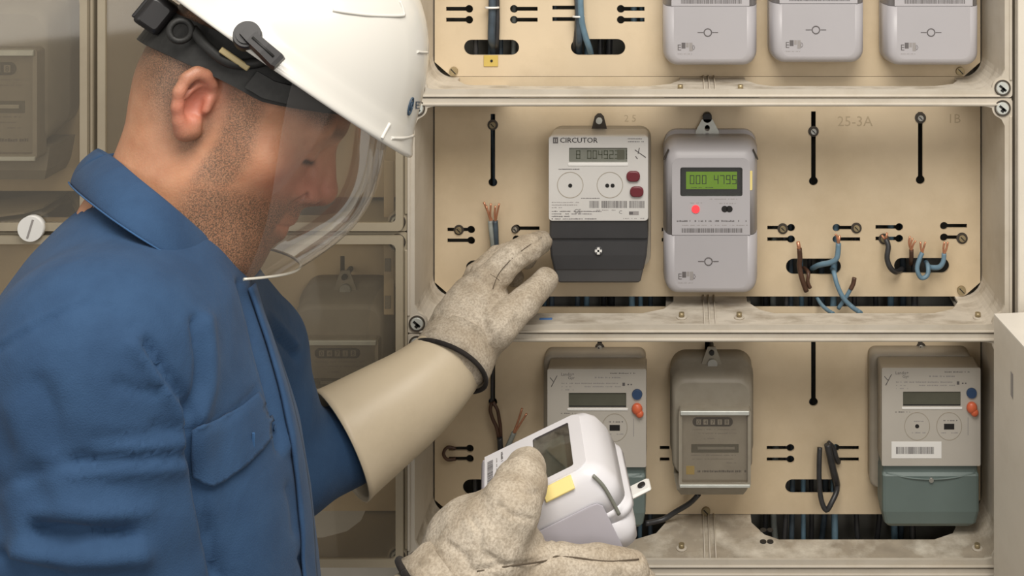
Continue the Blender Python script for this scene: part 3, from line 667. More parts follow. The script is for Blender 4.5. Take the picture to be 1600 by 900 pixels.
    for (a, c, e, f) in ((992, 234, 1009, 246), (999, 231, 997, 240), (996, 248, 993, 244)):
        b.cyl((X(a), y, Z(c)), (X(e), y, Z(f)), .0006, 'print', 6)
    tag(b.build('pen_mark', rt), kind='stuff')
    # charcoal cover: two steps, tapering foot
    b = MB(); rg = []
    def ring(xw, z, d0, d1, r):
        return [(-xw, -.016, z), (-xw, d1+r, z), (-xw+r*.3, d1+r*.3, z), (-xw+r, d1, z), (xw-r, d1, z), (xw-r*.3, d1+r*.3, z), (xw, d1+r, z), (xw, -.016, z)]
    zz = [(W-.0008, zs-.0004, 0, -.0575), (W-.0006, Z(373), 0, -.0575), (W-.0008, Z(374), 0, -.0545), (W-.0008, Z(378), 0, -.0545), (W-.0008, Z(379), 0, -.0565),
          (W-.0022, Z(400), 0, -.0575), (W-.006, Z(422), 0, -.057), (W-.0066, Z(424), 0, -.0555), (W-.0100, Z(443), 0, -.0520), (W-.0118, Z(446.5), 0, -.049)]
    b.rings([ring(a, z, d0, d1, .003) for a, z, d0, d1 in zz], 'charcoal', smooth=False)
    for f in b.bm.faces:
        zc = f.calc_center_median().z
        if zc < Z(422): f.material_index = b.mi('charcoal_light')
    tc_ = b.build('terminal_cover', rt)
    b = MB(); b.cyl((0, -.0600, Z(392)), (0, -.0555, Z(392)), .0052, 'charcoal_light', 16); b.box(-.0045, .0045, -.0606, -.0599, Z(392)-.0017, Z(392)+.0017, 'label_white', .0004); b.box(-.0017, .0017, -.0606, -.0599, Z(392)-.0045, Z(392)+.0045, 'label_white', .0004)
    b.build('cover_screw', tc_)
    return rt
wm = white_meter(); place(wm, Matrix.Translation(P(935, 447, -.06)+Vector((0, .06, 0))))
rt = root('hanging_tab', 'dark hanging tab with bolt above the white meter with maroon buttons', 'bracket', P(936, 190, -.004))
b = MB(); a = P(936, 188, -.02)
b.sheet([(a.x-.010, a.z-.012), (a.x+.010, a.z-.012), (a.x+.006, a.z+.004), (a.x+.002, a.z+.008), (a.x-.002, a.z+.008), (a.x-.006, a.z+.004)], [], .002, 'seal_dark', 'XZ', -.016); b.build('tab_plate', rt)
b = MB(); b.cyl((a.x, -.020, a.z-.001), (a.x, -.016, a.z-.001), .0042, 'zinc', 16); b.build('tab_bolt', rt)

def cream_meter(label, mark=True):
    rt = lroot('electricity_meter', label, 'meter', 'cream meters with green-grey lower covers')
    k = .0008195; X = lambda px: (px-1455)*k; Z = lambda py: (828-py)*k; W = .0632; H = Z(575); zs = Z(728); y = -.058
    b = MB()
    b.loft([(0, -W-.009, W-.002, .035, H+.004, .010), (-.020, -W-.009, W-.002, .034, H+.002, .010), (-.022, -W-.004, W-.004, .034, H, .010)], 'meter_back', 5)
    b.loft([(-.022, -W, W, zs, H-.001, .003), (-.052, -W, W, zs, H-.001, .003), (-.0572, -W, W, zs, H, .002)], 'meter_cream', 3, True, False)
    frontsheet(b, -W, W, zs, H, .002, y, [rrect(X(1411), X(1501), Z(635), Z(612), .0006, 2)], 'meter_cream')
    b.build('body', rt)
    b = MB(); x0, x1, z0, z1 = X(1411), X(1501), Z(635), Z(612)
    b.box(x0, x1, y+.002, y+.004, z0, z1, 'lcd_dark'); b.box(x0, x1, y+.0018, y+.002, z0, z0+.0015, 'black'); b.build('lcd', rt)
    b = MB(); b.box(x0-.0015, x1+.002, y-.001, y+.0003, z0-.0035, z0-.0006, 'label_white', .0004); b.build('display_sill', rt)
    b = MB(); b.cyl((X(1518), y-.0025, Z(614)), (X(1518), y, Z(614)), .0062, 'button_blue', 20, .0068); b.build('blue_button', rt)
    b = MB(); b.ball((X(1518), y-.002, Z(636)), .0070, 'button_orange', 12, 8, (1, .7, 1.1)); b.ball((X(1522), y-.003, Z(643)), .0052, 'button_orange', 10, 8, (1, .7, 1)); b.build('orange_seal', rt)
    for cx0, two in ((1433, 0), (1483, 1)):
        b = MB(); o_ = [((X(cx0)+20*k*math.cos(t)), Z(666)+22*k*math.sin(t)) for t in [2*math.pi*i/40 for i in range(40)]]
        i_ = [((X(cx0)+19.2*k*math.cos(t)), Z(666)+21.2*k*math.sin(t)) for t in [2*math.pi*i/40 for i in range(40)]]
        b.sheet(o_, [i_], .0004, 'meter_back', 'XZ', y-.0003); b.build('port_ring', rt)
        b = MB()
        if two: b.box(X(1475), X(1491), y-.0003, y, Z(671), Z(662), 'black', .0001)
        else: b.cyl((X(1433), y-.0003, Z(666)), (X(1433), y, Z(666)), .0026, 'black', 14)
        b.build('optical_port', rt)
    b = MB(); b.text('Landis+', X(1399), Z(585), y-.0001, .0055, 'print'); b.text('Gyr', X(1410), Z(590.5), y-.0001, .0055, 'print'); tag(b.build('maker_print', rt), kind='stuff')
    b = MB()
    dashes(b, X(1476), X(1515), Z(582), .0012, 'print', y, 61, .9); dashes(b, X(1452), X(1492), Z(589), .0018, 'print_light', y, 62)
    dashes(b, X(1400), X(1488), Z(598), .0016, 'print_light', y, 63, .8); dashes(b, X(1400), X(1420), Z(603), .0013, 'print_light', y, 64); dashes(b, X(1436), X(1492), Z(603), .0014, 'print_light', y, 65); dashes(b, X(1400), X(1422), Z(608), .0014, 'print_light', y, 66)
    b.box(X(1495), X(1499), y-.0002, y, Z(601), Z(596), 'print'); dashes(b, X(1500), X(1510), Z(600), .002, 'print', y, 68)
    dashes(b, X(1399), X(1422), Z(644.5), .0012, 'print', y, 69)
    dashes(b, X(1428), X(1443), Z(659), .0012, 'print_light', y, 70); dashes(b, X(1425), X(1446), Z(677), .0016, 'print_light', y, 71); dashes(b, X(1474), X(1496), Z(658), .0014, 'print', y, 72); dashes(b, X(1471), X(1497), Z(677), .0013, 'print_light', y, 73)
    b.box(X(1512), X(1513), y-.0002, y, Z(680), Z(652), 'print_light')
    tag(b.build('printed_lines', rt), kind='stuff')
    b = MB(); b.box(X(1393), X(1471), y-.0004, y, Z(716), Z(690), 'label_white'); lb = b.build('barcode_label', rt)
    b = MB(); barcode(b, X(1400), X(1459), Z(709), Z(698), y-.0004, 81); tag(b.build('barcode', lb), kind='stuff')
    if mark:
        b = MB()
        for (a, c, e, f) in ((1382, 588, 1387, 594), (1393, 585, 1384, 602)): b.cyl((X(a), y, Z(c)), (X(e), y, Z(f)), .0005, 'print', 6)
        tag(b.build('pen_mark', rt), kind='stuff')
    b = MB(); W2 = W-.003
    def ring(xw, z, d1, r): return [(-xw, -.018, z), (-xw, d1+r, z), (-xw+r*.3, d1+r*.3, z), (-xw+r, d1, z), (xw-r, d1, z), (xw-r*.3, d1+r*.3, z), (xw, d1+r, z), (xw, -.018, z)]
    b.rings([ring(W2+.001, zs-.0005, -.052, .004), ring(W2+.001, Z(741), -.053, .004), ring(W2+.002, Z(745), -.0565, .004), ring(W2+.002, Z(800), -.0575, .004), ring(W2-.001, Z(820), -.055, .005), ring(W2-.005, Z(828), -.049, .006)], 'green_grey', smooth=False)
    tc_ = b.build('terminal_cover', rt)
    b = MB(); b.tube([(-W2*.95, -.0535, Z(742)), (-W2*.5, -.057, Z(747)), (0, -.058, Z(749)), (W2*.5, -.057, Z(747)), (W2*.95, -.0535, Z(742))], .0011, 'green_grey', 6, 4); b.cyl((0, -.0595, Z(750)), (0, -.056, Z(750)), .003, 'metal', 12); b.build('cover_lip', tc_)
    return rt
cm = cream_meter('cream meter with green-grey lower cover at the right end of the bottom box'); place(cm, Matrix.Translation(P(1455, 828, -.058)+Vector((0, .058, 0))))
c2 = copy_tree(cm); c2['label'] = 'cream meter with orange seal, half hidden behind the held white meter'; place(c2, Matrix.Translation(P(932.5, 830, -.058)+Vector((0, .058, 0))))

def disc_meter(label, m1='old_meter'):
    """old induction meter: cast base, glass-fronted window with counter and disc slot"""
    rt = lroot('old_meter', label, 'meter'); k = .00082
    X = lambda px: (px-1113)*k; Z = lambda py: (778-py)*k; W = .0535; H = Z(590)
    b = MB(); b.loft([(0, -W, W, Z(740), H+.008, .020), (-.016, -W, W, Z(742), H+.007, .020), (-.018, -W-.001, W+.001, Z(744), H+.006, .021), (-.022, -W-.001, W+.001, Z(745), H+.004, .021), (-.024, -W+.001, W-.001, Z(746), H, .019),
                     (-.050, -W+.002, W-.002, Z(750), H-.006, .018), (-.054, -W+.006, W-.006, Z(750), H-.012, .016)], m1, 6); b.build('case', rt)
    b = MB(); b.rings([[(x, y, z) for x, y in ((-w_, 0), (-w_, -d_), (w_, -d_), (w_, 0))] for z, w_, d_ in ((Z(752), W-.004, .046), (Z(778), W-.008, .044), (Z(790), W-.013, .038))], m1, smooth=False); b.build('terminal_block', rt)
    b = MB(); x0, x1, z0, z1 = X(1063), X(1170), Z(756), Z(642)
    b.box(x0+.002, x1-.002, -.058, -.0535, z0+.002, z1-.002, 'old_face'); fc = b.build('dial_plate', rt)
    b = MB(); yy = -.0582
    b.loft([(-.0581, X(1082), X(1145), Z(670), Z(656), .0055), (-.0586, X(1082), X(1145), Z(670), Z(656), .0055)], 'black', 5); wn = b.build('counter_window', fc)
    b = MB()
    for i in range(5): b.box(X(1088+i*11), X(1095+i*11), -.0590, -.0585, Z(667), Z(659), 'old_face'); b.text(str((0, 4, 7, 1, 8)[i]), X(1089.5+i*11), Z(666), -.0591, .007, 'black')
    tag(b.build('counter_digits', fc), kind='stuff')
    b = MB(); b.box(X(1080), X(1154), -.0585, -.0579, Z(711), Z(698), 'lcd_dark'); b.build('disc_slot', fc)
    b = MB(); b.box(X(1090), X(1148), -.0587, -.0585, Z(706), Z(702), 'metal'); b.build('disc_edge', fc)
    b = MB(); b.box(X(1072), X(1085), -.0586, -.0579, Z(745), Z(732), 'yellow'); b.build('yellow_sticker', fc)
    b = MB()
    for i, (a, c, z) in enumerate(((1082, 1150, 676), (1085, 1150, 682), (1100, 1125, 690), (1080, 1150, 716), (1082, 1146, 722), (1135, 1150, 728))): dashes(b, X(a), X(c), Z(z), .0014, 'print_light', -.0581, 90+i)
    dashes(b, X(1090), X(1166), Z(742), .0030, 'print', -.0581, 99, .85)
    tag(b.build('printed_lines', fc), kind='stuff')
    b = MB(); b.sheet(rrect(x0-.002, x1+.002, z0-.003, z1+.002, .004, 4), [rrect(x0+.002, x1-.002, z0+.002, z1-.0035, .002, 3)], .016, m1, 'XZ', -.066)
    b.box(x0, x1, -.0685, -.066, z1-.0045, z1+.001, 'zinc', .0008); b.box(x0-.001, x1+.001, -.0675, -.066, z0-.0035, z0+.0005, 'zinc', .0006); b.build('window_frame', rt)
    b = MB(); b.box(x0+.0021, x1-.0021, -.0655, -.0645, z0+.0021, z1-.0036, 'meter_glass'); b.build('window_glass', rt)
    b = MB(); c_ = (0, -.004, H+.012)
    b.sheet([(-.014, H-.002), (.014, H-.002), (.009, H+.012), (.005, H+.022), (-.005, H+.022), (-.009, H+.012)], [[(.0035*math.cos(t), H+.015+.0035*math.sin(t)) for t in [2*math.pi*i/10 for i in range(10)]]], .002, m1, 'XZ', -.026); b.build('hanging_bracket', rt)
    b = MB(); b.cyl((.001, -.030, H+.001), (.001, -.024, H+.001), .0065, 'metal', 14); b.ball((.012, -.028, H-.006), .0045, 'zinc', 10, 6); b.build('bracket_screw', rt)
    b = MB(); b.cyl((0, -.030, H+.0155), (0, -.001, H+.0155), .0032, 'black', 12); b.build('hanging_bolt', rt)
    return rt
dm = disc_meter('old grey induction meter with number wheels and yellow sticker, bottom box'); place(dm, Matrix.Translation(P(1113, 772, -.055)+Vector((0, .055, 0))))
c = copy_tree(dm); c['label'] = 'grey induction meter behind the clear cover, left of the bare rubber cuff'; place(c, Matrix.Translation(P(532, 672, -.05)+Vector((0, .05, 0))) @ Matrix.Scale(1.12, 4))
c = copy_tree(dm); c['label'] = 'grey induction meter behind the smoky cover at the left edge'; place(c, Matrix.Translation(P(2, 262, -.05)+Vector((0, .05, 0))) @ Matrix.Scale(1.42, 4))
c = copy_tree(dm); c['label'] = 'induction meter behind the clear cover, hidden by the white helmet'; place(c, Matrix.Translation(P(470, 200, -.05)+Vector((0, .05, 0))) @ Matrix.Scale(1.12, 4))
# ------------------------------------------------------------------ signed-distance modelling for bodies, cloth and gloves
class Grid:
    def __init__(s, lo, hi, h):
        s.lo = np.array(lo, 'f'); s.h = h
        n = [int(math.ceil((hi[i]-lo[i])/h))+1 for i in range(3)]
        s.X = (s.lo[0]+np.arange(n[0], dtype='f')*h)[:, None, None]
        s.Y = (s.lo[1]+np.arange(n[1], dtype='f')*h)[None, :, None]
        s.Z = (s.lo[2]+np.arange(n[2], dtype='f')*h)[None, None, :]
        s.n = n
def cone(g, a, b, r0, r1):
    a = np.array(a, 'f'); b = np.array(b, 'f'); d = b-a; L2 = float(d@d)+1e-12
    x, y, z = g.X-a[0], g.Y-a[1], g.Z-a[2]
    t = np.clip((x*d[0]+y*d[1]+z*d[2])/L2, 0, 1)
    return np.sqrt((x-t*d[0])**2+(y-t*d[1])**2+(z-t*d[2])**2)-(r0+(r1-r0)*t)
def sph(g, c, r, s=(1, 1, 1)):
    x, y, z = (g.X-c[0])/s[0], (g.Y-c[1])/s[1], (g.Z-c[2])/s[2]
    return (np.sqrt(x*x+y*y+z*z)-r)*min(s)
def smin(a, b, k):
    h = np.clip(.5+.5*(b-a)/k, 0, 1); return b+(a-b)*h-k*h*(1-h)
def smax(a, b, k): return -smin(-a, -b, k)
def chain(g, pts, rs, k=.01, F=None):
    for i in range(len(pts)-1):
        q = cone(g, pts[i], pts[i+1], rs[i], rs[i+1]); F = q if F is None else smin(F, q, k)
    return F
def nets(F, g):
    sgn = F < 0; n = F.shape
    c = [sgn[i:n[0]-1+i, j:n[1]-1+j, k:n[2]-1+k] for i in (0, 1) for j in (0, 1) for k in (0, 1)]
    al = c[0].copy(); an = c[0].copy()
    for q in c[1:]: al &= q; an |= q
    act = an & ~al; idx = np.argwhere(act)
    ids = -np.ones(act.shape, 'i4'); ids[act] = np.arange(len(idx))
    acc = np.zeros((len(idx), 3), 'f'); cnt = np.zeros(len(idx), 'f')
    for a in range(3):
        o1, o2 = [x for x in range(3) if x != a]
        for i in (0, 1):
            for j in (0, 1):
                p = idx.copy(); p[:, o1] += i; p[:, o2] += j; q = p.copy(); q[:, a] += 1
                f0 = F[p[:, 0], p[:, 1], p[:, 2]]; f1 = F[q[:, 0], q[:, 1], q[:, 2]]
                m = (f0 < 0) != (f1 < 0); t = np.where(m, f0/np.where(m, f0-f1, 1), 0)
                pt = p.astype('f'); pt[:, a] += t; acc += pt*m[:, None]; cnt += m
    V = g.lo+g.h*acc/cnt[:, None]
    Q = []
    for a in range(3):
        o1, o2 = [(1, 2), (2, 0), (0, 1)][a]
        sl0 = [slice(1, -1)]*3; sl1 = [slice(1, -1)]*3; sl0[a] = slice(0, -1); sl1[a] = slice(1, None)
        A = sgn[tuple(sl0)]; B = sgn[tuple(sl1)]; m = A != B; e = np.argwhere(m)
        off = np.ones(3, 'i4'); off[a] = 0; e = e+off; fl = A[m]
        def cid(d1, d2):
            p = e.copy(); p[:, o1] -= d1; p[:, o2] -= d2; return ids[p[:, 0], p[:, 1], p[:, 2]]
        q = np.stack([cid(1, 1), cid(0, 1), cid(0, 0), cid(1, 0)], 1); q[~fl] = q[~fl][:, ::-1]; Q.append(q)
    Q = np.concatenate(Q); Q = Q[(Q >= 0).all(1)]
    return V, Q
def relax(V, Q, it=2, lam=.5):
    n = len(V)
    for _ in range(it):
        acc = np.zeros((n, 3)); cnt = np.zeros(n)
        for a in range(4):
            for b_ in ((a+1) % 4, (a+3) % 4):
                for k in range(3): acc[:, k] += np.bincount(Q[:, a], V[Q[:, b_], k], n)
                cnt += np.bincount(Q[:, a], minlength=n)
        V = V+(acc/np.maximum(cnt, 1)[:, None]-V)*lam
    return V
def vnormals(V, Q):
    a = np.cross(V[Q[:, 2]]-V[Q[:, 0]], V[Q[:, 3]]-V[Q[:, 1]]); N = np.zeros_like(V)
    for c in range(4):
        for k in range(3): N[:, k] += np.bincount(Q[:, c], a[:, k], len(V))
    return N/(np.linalg.norm(N, axis=1)[:, None]+1e-12)
def npmesh(name, V, Q, m, parent=None, attrs=None):
    me = bpy.data.meshes.new(name); me.vertices.add(len(V)); me.vertices.foreach_set('co', np.ascontiguousarray(V, 'f').ravel())
    me.loops.add(len(Q)*4); me.loops.foreach_set('vertex_index', np.ascontiguousarray(Q, 'i4').ravel())
    me.polygons.add(len(Q)); me.polygons.foreach_set('loop_start', np.arange(len(Q), dtype='i4')*4)
    me.polygons.foreach_set('use_smooth', np.ones(len(Q), bool)); me.update(calc_edges=True); me.validate()
    for k, v in (attrs or {}).items():
        at = me.attributes.new(k, 'FLOAT', 'POINT'); at.data.foreach_set('value', np.ascontiguousarray(v, 'f'))
    me.materials.append(MAT[m]); off = ORG.get(parent.name, Vector()) if parent else Vector()
    me.transform(Matrix.Translation(-off)); o = bpy.data.objects.new(name, me); COL.objects.link(o)
    if parent: o.parent = parent; ORG[o.name] = off
    return o
def toPX(V):
    t = (D+V[:, 1])/D; return np.stack([XH+(V[:, 0]-CX)/(S*t), YH-(V[:, 2]-CZ)/(S*t)], 1)
def sstep(a, b, x): t = np.clip((x-a)/(b-a), 0, 1); return t*t*(3-2*t)
def polyd(PX, pts):
    """distance in pixels of each projected vertex to a polyline, and the parameter along it"""
    best = np.full(len(PX), 1e9)
    for (a, b_) in zip(pts[:-1], pts[1:]):
        a = np.array(a, float); b_ = np.array(b_, float); d = b_-a; t = np.clip(((PX-a)@d)/(d@d), 0, 1)
        best = np.minimum(best, np.linalg.norm(PX-a-t[:, None]*d, axis=1))
    return best
# frames: the man's mid-plane faces +X and turns a little towards the boxes
ALF = R(19.3)
nN = Vector((math.sin(ALF), -math.cos(ALF), 0.12)).normalized(); fF = Vector((math.cos(ALF), math.sin(ALF), 0)); uU = nN.cross(fF).normalized()
if uU.z < 0: uU = -uU
H0 = P(400, 220, -0.52); CAMP = Vector((CX, -D, CZ))
def MP(px, py, c=0.0):
    """point on the plane parallel to the head's mid-plane at lateral offset c that is seen at px,py; returned as world point"""
    d = P(px, py, 0)-CAMP; o = H0+nN*c; t = (o-CAMP).dot(nN)/d.dot(nN); return CAMP+d*t
TH = R(34.8)
hF = fF*math.cos(TH)-uU*math.sin(TH); hU = fF*math.sin(TH)+uU*math.cos(TH)
HS = 1.0
HO = MP(519, 228)-hF*0.097-hU*0.028                # origin of the head frame (mid-plane, ear level)
HM = np.array([[hF.x, nN.x, hU.x], [hF.y, nN.y, hU.y], [hF.z, nN.z, hU.z]])
def loc(px, py, c=0.0):
    p = MP(px, py, c)-HO; return (p.dot(hF), p.dot(nN), p.dot(hU))
def h2w(V): return V@HM.T+np.array(HO)
def hl(w_): p = Vector(w_)-HO; return (p.dot(hF), p.dot(nN), p.dot(hU))

# ------------------------------------------------------------------ skin and cloth materials
def skin_mat():
    m = bpy.data.materials.new('skin'); m.use_nodes = True; MAT['skin'] = m; nt = m.node_tree; N = nt.nodes.new; L = nt.links.new; b = nt.nodes['Principled BSDF']
    tc = N('ShaderNodeTexCoord')
    def att(n): a = N('ShaderNodeAttribute'); a.attribute_name = n; return a.outputs['Fac']
    def noise(sc, det, lo, hi, v0, v1):
        n = N('ShaderNodeTexNoise'); n.inputs['Scale'].default_value = sc; n.inputs['Detail'].default_value = det; L(tc.outputs['Object'], n.inputs['Vector'])
        r = N('ShaderNodeMapRange'); r.inputs[1].default_value = lo; r.inputs[2].default_value = hi; r.inputs[3].default_value = v0; r.inputs[4].default_value = v1; L(n.outputs['Fac'], r.inputs[0]); return r.outputs[0]
    def mix(f, a, c):
        x = N('ShaderNodeMix'); x.data_type = 'RGBA'; L(f, x.inputs[0])
        for i, v in ((6, a), (7, c)):
            if isinstance(v, tuple): x.inputs[i].default_value = (*v, 1)
            else: L(v, x.inputs[i])
        return x.outputs[2]
    def mul(a, c):
        x = N('ShaderNodeMath'); x.operation = 'MULTIPLY'; L(a, x.inputs[0])
        if isinstance(c, float): x.inputs[1].default_value = c
        else: L(c, x.inputs[1])
        return x.outputs[0]
    c0 = mix(noise(70, 5, .3, .7, 0, 1), (0.53, 0.270, 0.155), (0.46, 0.212, 0.115))
    c1 = mix(att('red'), c0, (0.50, 0.15, 0.11))
    c2 = mix(mul(att('beard'), noise(900, 3, .38, .6, .25, .95)), c1, (0.115, 0.075, 0.05))
    c3 = mix(mul(att('hair'), noise(1100, 3, .3, .62, .45, 1.0)), c2, (0.075, 0.05, 0.033))
    c4 = mix(att('lash'), c3, (0.03, 0.018, 0.014))
    L(c4, b.inputs['Base Color']); b.inputs['Roughness'].default_value = 0.48; b.inputs['Subsurface Weight'].default_value = .12; b.inputs['Subsurface Scale'].default_value = .008
    n = N('ShaderNodeTexNoise'); n.inputs['Scale'].default_value = 500; n.inputs['Detail'].default_value = 3; L(tc.outputs['Object'], n.inputs['Vector'])
    bp = N('ShaderNodeBump'); bp.inputs['Strength'].default_value = .25; bp.inputs['Distance'].default_value = .001; L(n.outputs['Fac'], bp.inputs['Height']); L(bp.outputs[0], b.inputs['Normal'])
skin_mat()
def fabric(name, col, col2, sc=900, bump=.35, rough=.85, wr=0.0, sheen=.04):
    m = bpy.data.materials.new(name); m.use_nodes = True; MAT[name] = m; nt = m.node_tree; N = nt.nodes.new; L = nt.links.new; b = nt.nodes['Principled BSDF']
    tc = N('ShaderNodeTexCoord'); w1 = N('ShaderNodeTexNoise'); w1.inputs['Scale'].default_value = 28; w1.inputs['Detail'].default_value = 8; w1.inputs['Roughness'].default_value = .6
    L(tc.outputs['Object'], w1.inputs['Vector']); r = N('ShaderNodeMapRange'); r.inputs[1].default_value = .35; r.inputs[2].default_value = .65; L(w1.outputs['Fac'], r.inputs[0])
    mx = N('ShaderNodeMix'); mx.data_type = 'RGBA'; mx.inputs[6].default_value = (*col, 1); mx.inputs[7].default_value = (*col2, 1); L(r.outputs[0], mx.inputs[0]); L(mx.outputs[2], b.inputs['Base Color'])
    b.inputs['Roughness'].default_value = rough; b.inputs['Sheen Weight'].default_value = sheen; b.inputs['Specular IOR Level'].default_value = .25
    n = N('ShaderNodeTexNoise'); n.inputs['Scale'].default_value = sc; n.inputs['Detail'].default_value = 2; L(tc.outputs['Object'], n.inputs['Vector'])
    bp = N('ShaderNodeBump'); bp.inputs['Strength'].default_value = bump; bp.inputs['Distance'].default_value = .001; L(n.outputs['Fac'], bp.inputs['Height'])
    last = bp.outputs[0]
    if wr:
        n2 = N('ShaderNodeTexNoise'); n2.inputs['Scale'].default_value = 14; n2.inputs['Detail'].default_value = 3; n2.inputs['Distortion'].default_value = .8; L(tc.outputs['Object'], n2.inputs['Vector'])
        b2 = N('ShaderNodeBump'); b2.inputs['Strength'].default_value = wr; b2.inputs['Distance'].default_value = .01; L(n2.outputs['Fac'], b2.inputs['Height']); L(last, b2.inputs['Normal']); last = b2.outputs[0]
    L(last, b.inputs['Normal'])
fabric('shirt_blue', (0.029, 0.070, 0.148), (0.023, 0.057, 0.124), wr=.25)
fabric('shirt_thread', (0.035, 0.095, 0.21), (0.04, 0.11, 0.24))
fabric('trouser_navy', (0.02, 0.03, 0.06), (0.015, 0.025, 0.05))
fabric('binding', (0.018, 0.015, 0.014), (0.03, 0.025, 0.022))
mat('seam_brown', (0.10, 0.075, 0.05), 0.8)
mat('boot', (0.02, 0.018, 0.016), 0.5)
mat('rubber', (0.60, 0.505, 0.36), 0.42, noise=0.03, nscale=14, dirt=(0.36, 0.29, 0.19), dscale=7, damt=.5, bump=.05, bscale=60)
def leather():
    m = bpy.data.materials.new('leather'); m.use_nodes = True; MAT['leather'] = m; nt = m.node_tree; N = nt.nodes.new; L = nt.links.new; b = nt.nodes['Principled BSDF']
    tc = N('ShaderNodeTexCoord')
    def nz(sc, det, lo, hi, rg=.6):
        n = N('ShaderNodeTexNoise'); n.inputs['Scale'].default_value = sc; n.inputs['Detail'].default_value = det; n.inputs['Roughness'].default_value = rg; L(tc.outputs['Object'], n.inputs['Vector'])
        r = N('ShaderNodeMapRange'); r.inputs[1].default_value = lo; r.inputs[2].default_value = hi; L(n.outputs['Fac'], r.inputs[0]); return r.outputs[0], n.outputs['Fac']
    f1, _ = nz(22, 6, .4, .65); f2, h2 = nz(420, 4, .42, .62); f3, h3 = nz(60, 5, .55, .72)
    def mix(f, a, c, amt=1.0):
        x = N('ShaderNodeMix'); x.data_type = 'RGBA'
        if amt < 1: q = N('ShaderNodeMath'); q.operation = 'MULTIPLY'; q.inputs[1].default_value = amt; L(f, q.inputs[0]); f = q.outputs[0]
        L(f, x.inputs[0])
        for i, v in ((6, a), (7, c)):
            if isinstance(v, tuple): x.inputs[i].default_value = (*v, 1)
            else: L(v, x.inputs[i])
        return x.outputs[2]
    c = mix(f1, (0.585, 0.515, 0.415), (0.43, 0.36, 0.27)); c = mix(f2, c, (0.22, 0.17, 0.12), .45); c = mix(f3, c, (0.20, 0.16, 0.11), .55)
    L(c, b.inputs['Base Color']); b.inputs['Roughness'].default_value = .85; b.inputs['Specular IOR Level'].default_value = .25
    bp = N('ShaderNodeBump'); bp.inputs['Strength'].default_value = .45; bp.inputs['Distance'].default_value = .0015; L(h2, bp.inputs['Height'])
    b2 = N('ShaderNodeBump'); b2.inputs['Strength'].default_value = .35; b2.inputs['Distance'].default_value = .006; L(h3, b2.inputs['Height']); L(bp.outputs[0], b2.inputs['Normal']); L(b2.outputs[0], b.inputs['Normal'])
leather()
mat('helmet_white', (0.62, 0.605, 0.56), 0.25, noise=0.015, nscale=12, coat=.3)
mat('helmet_black', (0.011, 0.010, 0.0105), 0.4)
mat('strap_black', (0.012, 0.012, 0.011), 0.6, noise=.3, nscale=200)
mat('clip_tan', (0.45, 0.36, 0.18), .5)
mat('logo_dark', (0.03, 0.06, 0.10), .4)
mat('visor_rim', (0.62, 0.60, 0.52), .2)
glass('visor', (0.97, 0.965, 0.96), 0.04, 0.085, 0.04, (0.6, 0.57, 0.55))

